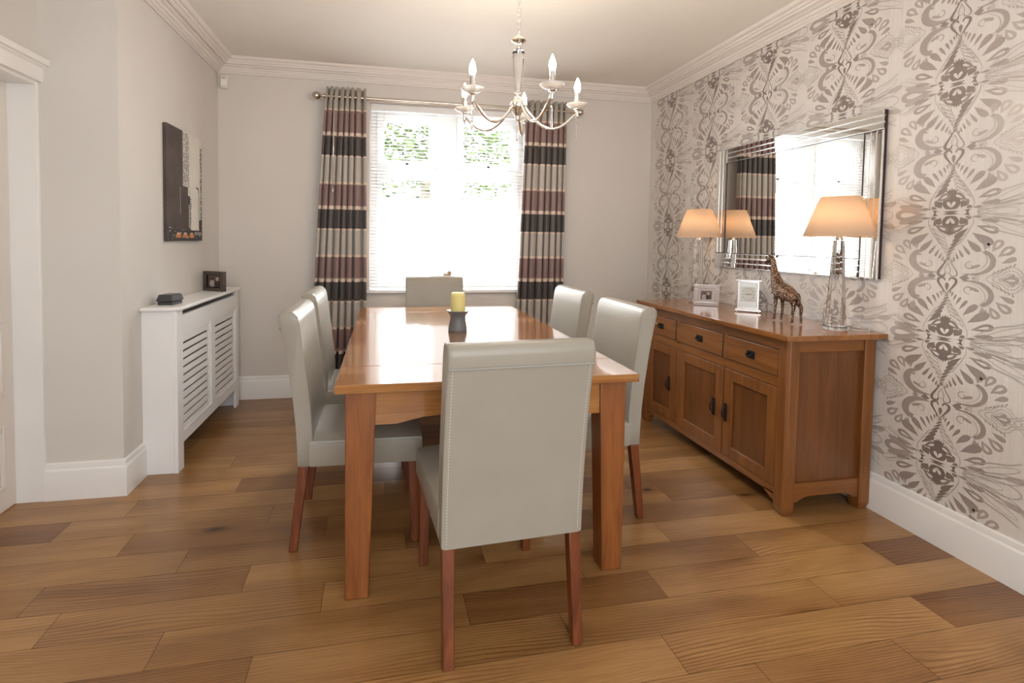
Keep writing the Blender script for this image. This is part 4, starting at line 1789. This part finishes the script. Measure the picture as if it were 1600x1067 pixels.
for k in range(3):
    dep = .028 - .0025 * k
    # pinwheel: top runs to the near end, bottom to the far end
    strip(-hy_, hy_ - ins, hz_ - (k + 1) * bw, hz_ - k * bw, dep)            # top
    strip(-hy_ + ins, hy_, -hz_ + k * bw, -hz_ + (k + 1) * bw, dep)          # bottom
    strip(hy_ - (k + 1) * bw, hy_ - k * bw, -hz_ + ins, hz_, dep)            # far end
    strip(-hy_ + k * bw, -hy_ + (k + 1) * bw, -hz_, hz_ - ins, dep)          # near end
bm = BM()
add_box(bm, -.020, -hy_ + ins, -hz_ + ins, -.012, hy_ - ins, hz_ - ins)
obj('mirror_glass', bm, M['mirror'], mr)
bm = BM()
q = ins - .004
for a in ((-hy_ + q, hy_ - q, -hz_ + q, -hz_ + ins), (-hy_ + q, hy_ - q, hz_ - ins, hz_ - q), (-hy_ + q, -hy_ + ins, -hz_ + q, hz_ - q), (hy_ - ins, hy_ - q, -hz_ + q, hz_ - q)):
    add_box(bm, -.0245, a[0], a[2], -.012, a[1], a[3])
obj('inner_edge', bm, M['mirroredge'], mr)

# ------------------------------------------------------------------ chandelier
CX, CY = .577, 2.165
cz = empty('chandelier', (CX, CY, 0))
tag(cz, 'chrome five-arm chandelier with crystal discs and lit candle bulbs', 'chandelier')
bm = BM()
zc = ZT
add_lathe(bm, [(0, ZT - .001), (.055, ZT - .001), (.055, ZT - .012), (.03, ZT - .03), (.01, ZT - .036), (0, ZT - .036)], seg=32)
obj('ceiling_rose', bm, M['chrome'], cz, smooth=True, auto=40)
bm = BM()
z = ZT - .030
k = 0
while z > 2.185:
    pts = []
    for i in range(14):
        a = 2 * PI * i / 14
        u, w_ = .0085 * math.cos(a), .017 * math.sin(a)
        pts.append((u, 0, z - .014 + w_) if k % 2 == 0 else (0, u, z - .014 + w_))
    add_tube(bm, pts, .0019, 6, closed=True)
    z -= .0265
    k += 1
obj('chain', bm, M['chrome'], cz, smooth=True)
bm = BM()
add_lathe(bm, [(0, 2.172), (.006, 2.170), (.007, 2.160), (.020, 2.152), (.032, 2.142), (.033, 2.138), (.020, 2.130), (.010, 2.124), (.009, 2.112), (.016, 2.104), (.018, 2.100), (0, 2.098)], seg=32)
obj('upper_cup', bm, M['chrome'], cz, smooth=True, auto=60)
bm = BM()
add_lathe(bm, [(0, 2.098), (.016, 2.097), (.028, 2.088), (.0295, 2.070), (.026, 2.040), (.019, 1.960), (.014, 1.922), (0, 1.921)], seg=16)
obj('crystal_column', bm, M['crystal'], cz)
bm = BM()
add_lathe(bm, [(0, 1.921), (.013, 1.921), (.013, 1.914), (.007, 1.912), (.008, 1.900), (.014, 1.894), (.014, 1.888), (.030, 1.876), (.036, 1.862), (.036, 1.850), (.030, 1.842),
               (.024, 1.830), (.014, 1.815), (.008, 1.806), (.010, 1.798), (.005, 1.790), (0, 1.788)], seg=24)
obj('hub', bm, M['chrome'], cz, smooth=True, auto=50)


def drop_crystal(bm, x, y, ztop, ln, w):
    add_lathe(bm, [(0, 0), (.003, -.002), (.003, -.008), (0, -.010)], x, y, ztop, 8)
    add_lathe(bm, [(0, -.012), (w * .6, -.022), (w * .7, -ln * .6), (w, -ln * .85), (w * .6, -ln), (0, -ln)], x, y, ztop, 6)


bm = BM()
drop_crystal(bm, 0, 0, 1.787, .085, .0045)
obj('crystal_drop', bm, M['crystal'], cz)
RA = .272
for k, deg in enumerate((212.5, 284.5, 356.5, 68.5, 140.5)):
    a = R_(deg)
    ca, sa = math.cos(a), math.sin(a)
    bm = BM()
    pts = []
    for i in range(19):
        s = i / 18
        r = .028 + (RA - .028) * s
        zz = 1.858 - .085 * math.sin(PI * min(1, s * 1.02)) ** .9 - .022 * s
        pts.append((r * ca, r * sa, zz))
    add_tube(bm, pts, .0058, 8)
    arm = obj('arm', bm, M['chrome'], cz, smooth=True, auto=50)
    bm = BM()
    x, y = RA * ca, RA * sa
    add_lathe(bm, [(0, 1.812), (.004, 1.814), (.0075, 1.822), (.0075, 1.848), (.016, 1.852), (.016, 1.855), (0, 1.856)], x, y, 0, 16)
    obj('candle_cup', bm, M['chrome'], arm, smooth=True, auto=40)
    bm = BM()
    add_lathe(bm, [(0, 1.8565), (.018, 1.8565), (.036, 1.864), (.0475, 1.874), (.048, 1.877), (.036, 1.871), (.018, 1.864), (0, 1.8635)], x, y, 0, 20)
    obj('crystal_disc', bm, M['disc'], arm, smooth=True, auto=30)
    bm = BM()
    add_lathe(bm, [(0, 1.864), (.0118, 1.864), (.0118, 1.926), (.010, 1.927), (0, 1.927)], x, y, 0, 20)
    obj('candle_tube', bm, M['chrome'], arm, smooth=True, auto=40)
    bm = BM()
    add_lathe(bm, [(0, 1.9275), (.009, 1.9275), (.0135, 1.940), (.0145, 1.952), (.012, 1.966), (.007, 1.980), (.003, 1.990), (0, 1.994)], x, y, 0, 16)
    obj('candle_bulb', bm, M['bulb'], arm, smooth=True)
    bm = BM()
    drop_crystal(bm, x, y, 1.811, .105, .0058)
    obj('crystal_drop', bm, M['crystal'], arm)
    point('chandelier_bulb_light', (CX + x, CY + y, 2.030), 1.6, (1.0, 0.86, 0.70), .015)

# ------------------------------------------------------------------ small ornament on the window sill
og = empty('sill_ornament', (.510, 4.060, WZ0))
og.scale = (1.35, 1.35, 1.35)
tag(og, 'small pale pair of figures ornament on the window sill', 'ornament')
bm = BM()
add_lathe(bm, [(0, 0), (.030, 0), (.032, .008), (.026, .030), (.020, .040), (0, .042)], seg=16)
obj('ornament_base', bm, M['cream'], og, smooth=True, auto=50)
bm = BM()
add_lathe(bm, [(0, .038), (.018, .042), (.016, .062), (.009, .074), (.014, .084), (.013, .096), (0, .102)], -.010, 0, 0, 14)
add_lathe(bm, [(0, .038), (.018, .044), (.016, .072), (.008, .088), (.013, .098), (.012, .110), (0, .116)], .013, .004, 0, 14)
obj('figures', bm, M['tan'], og, smooth=True, auto=60)
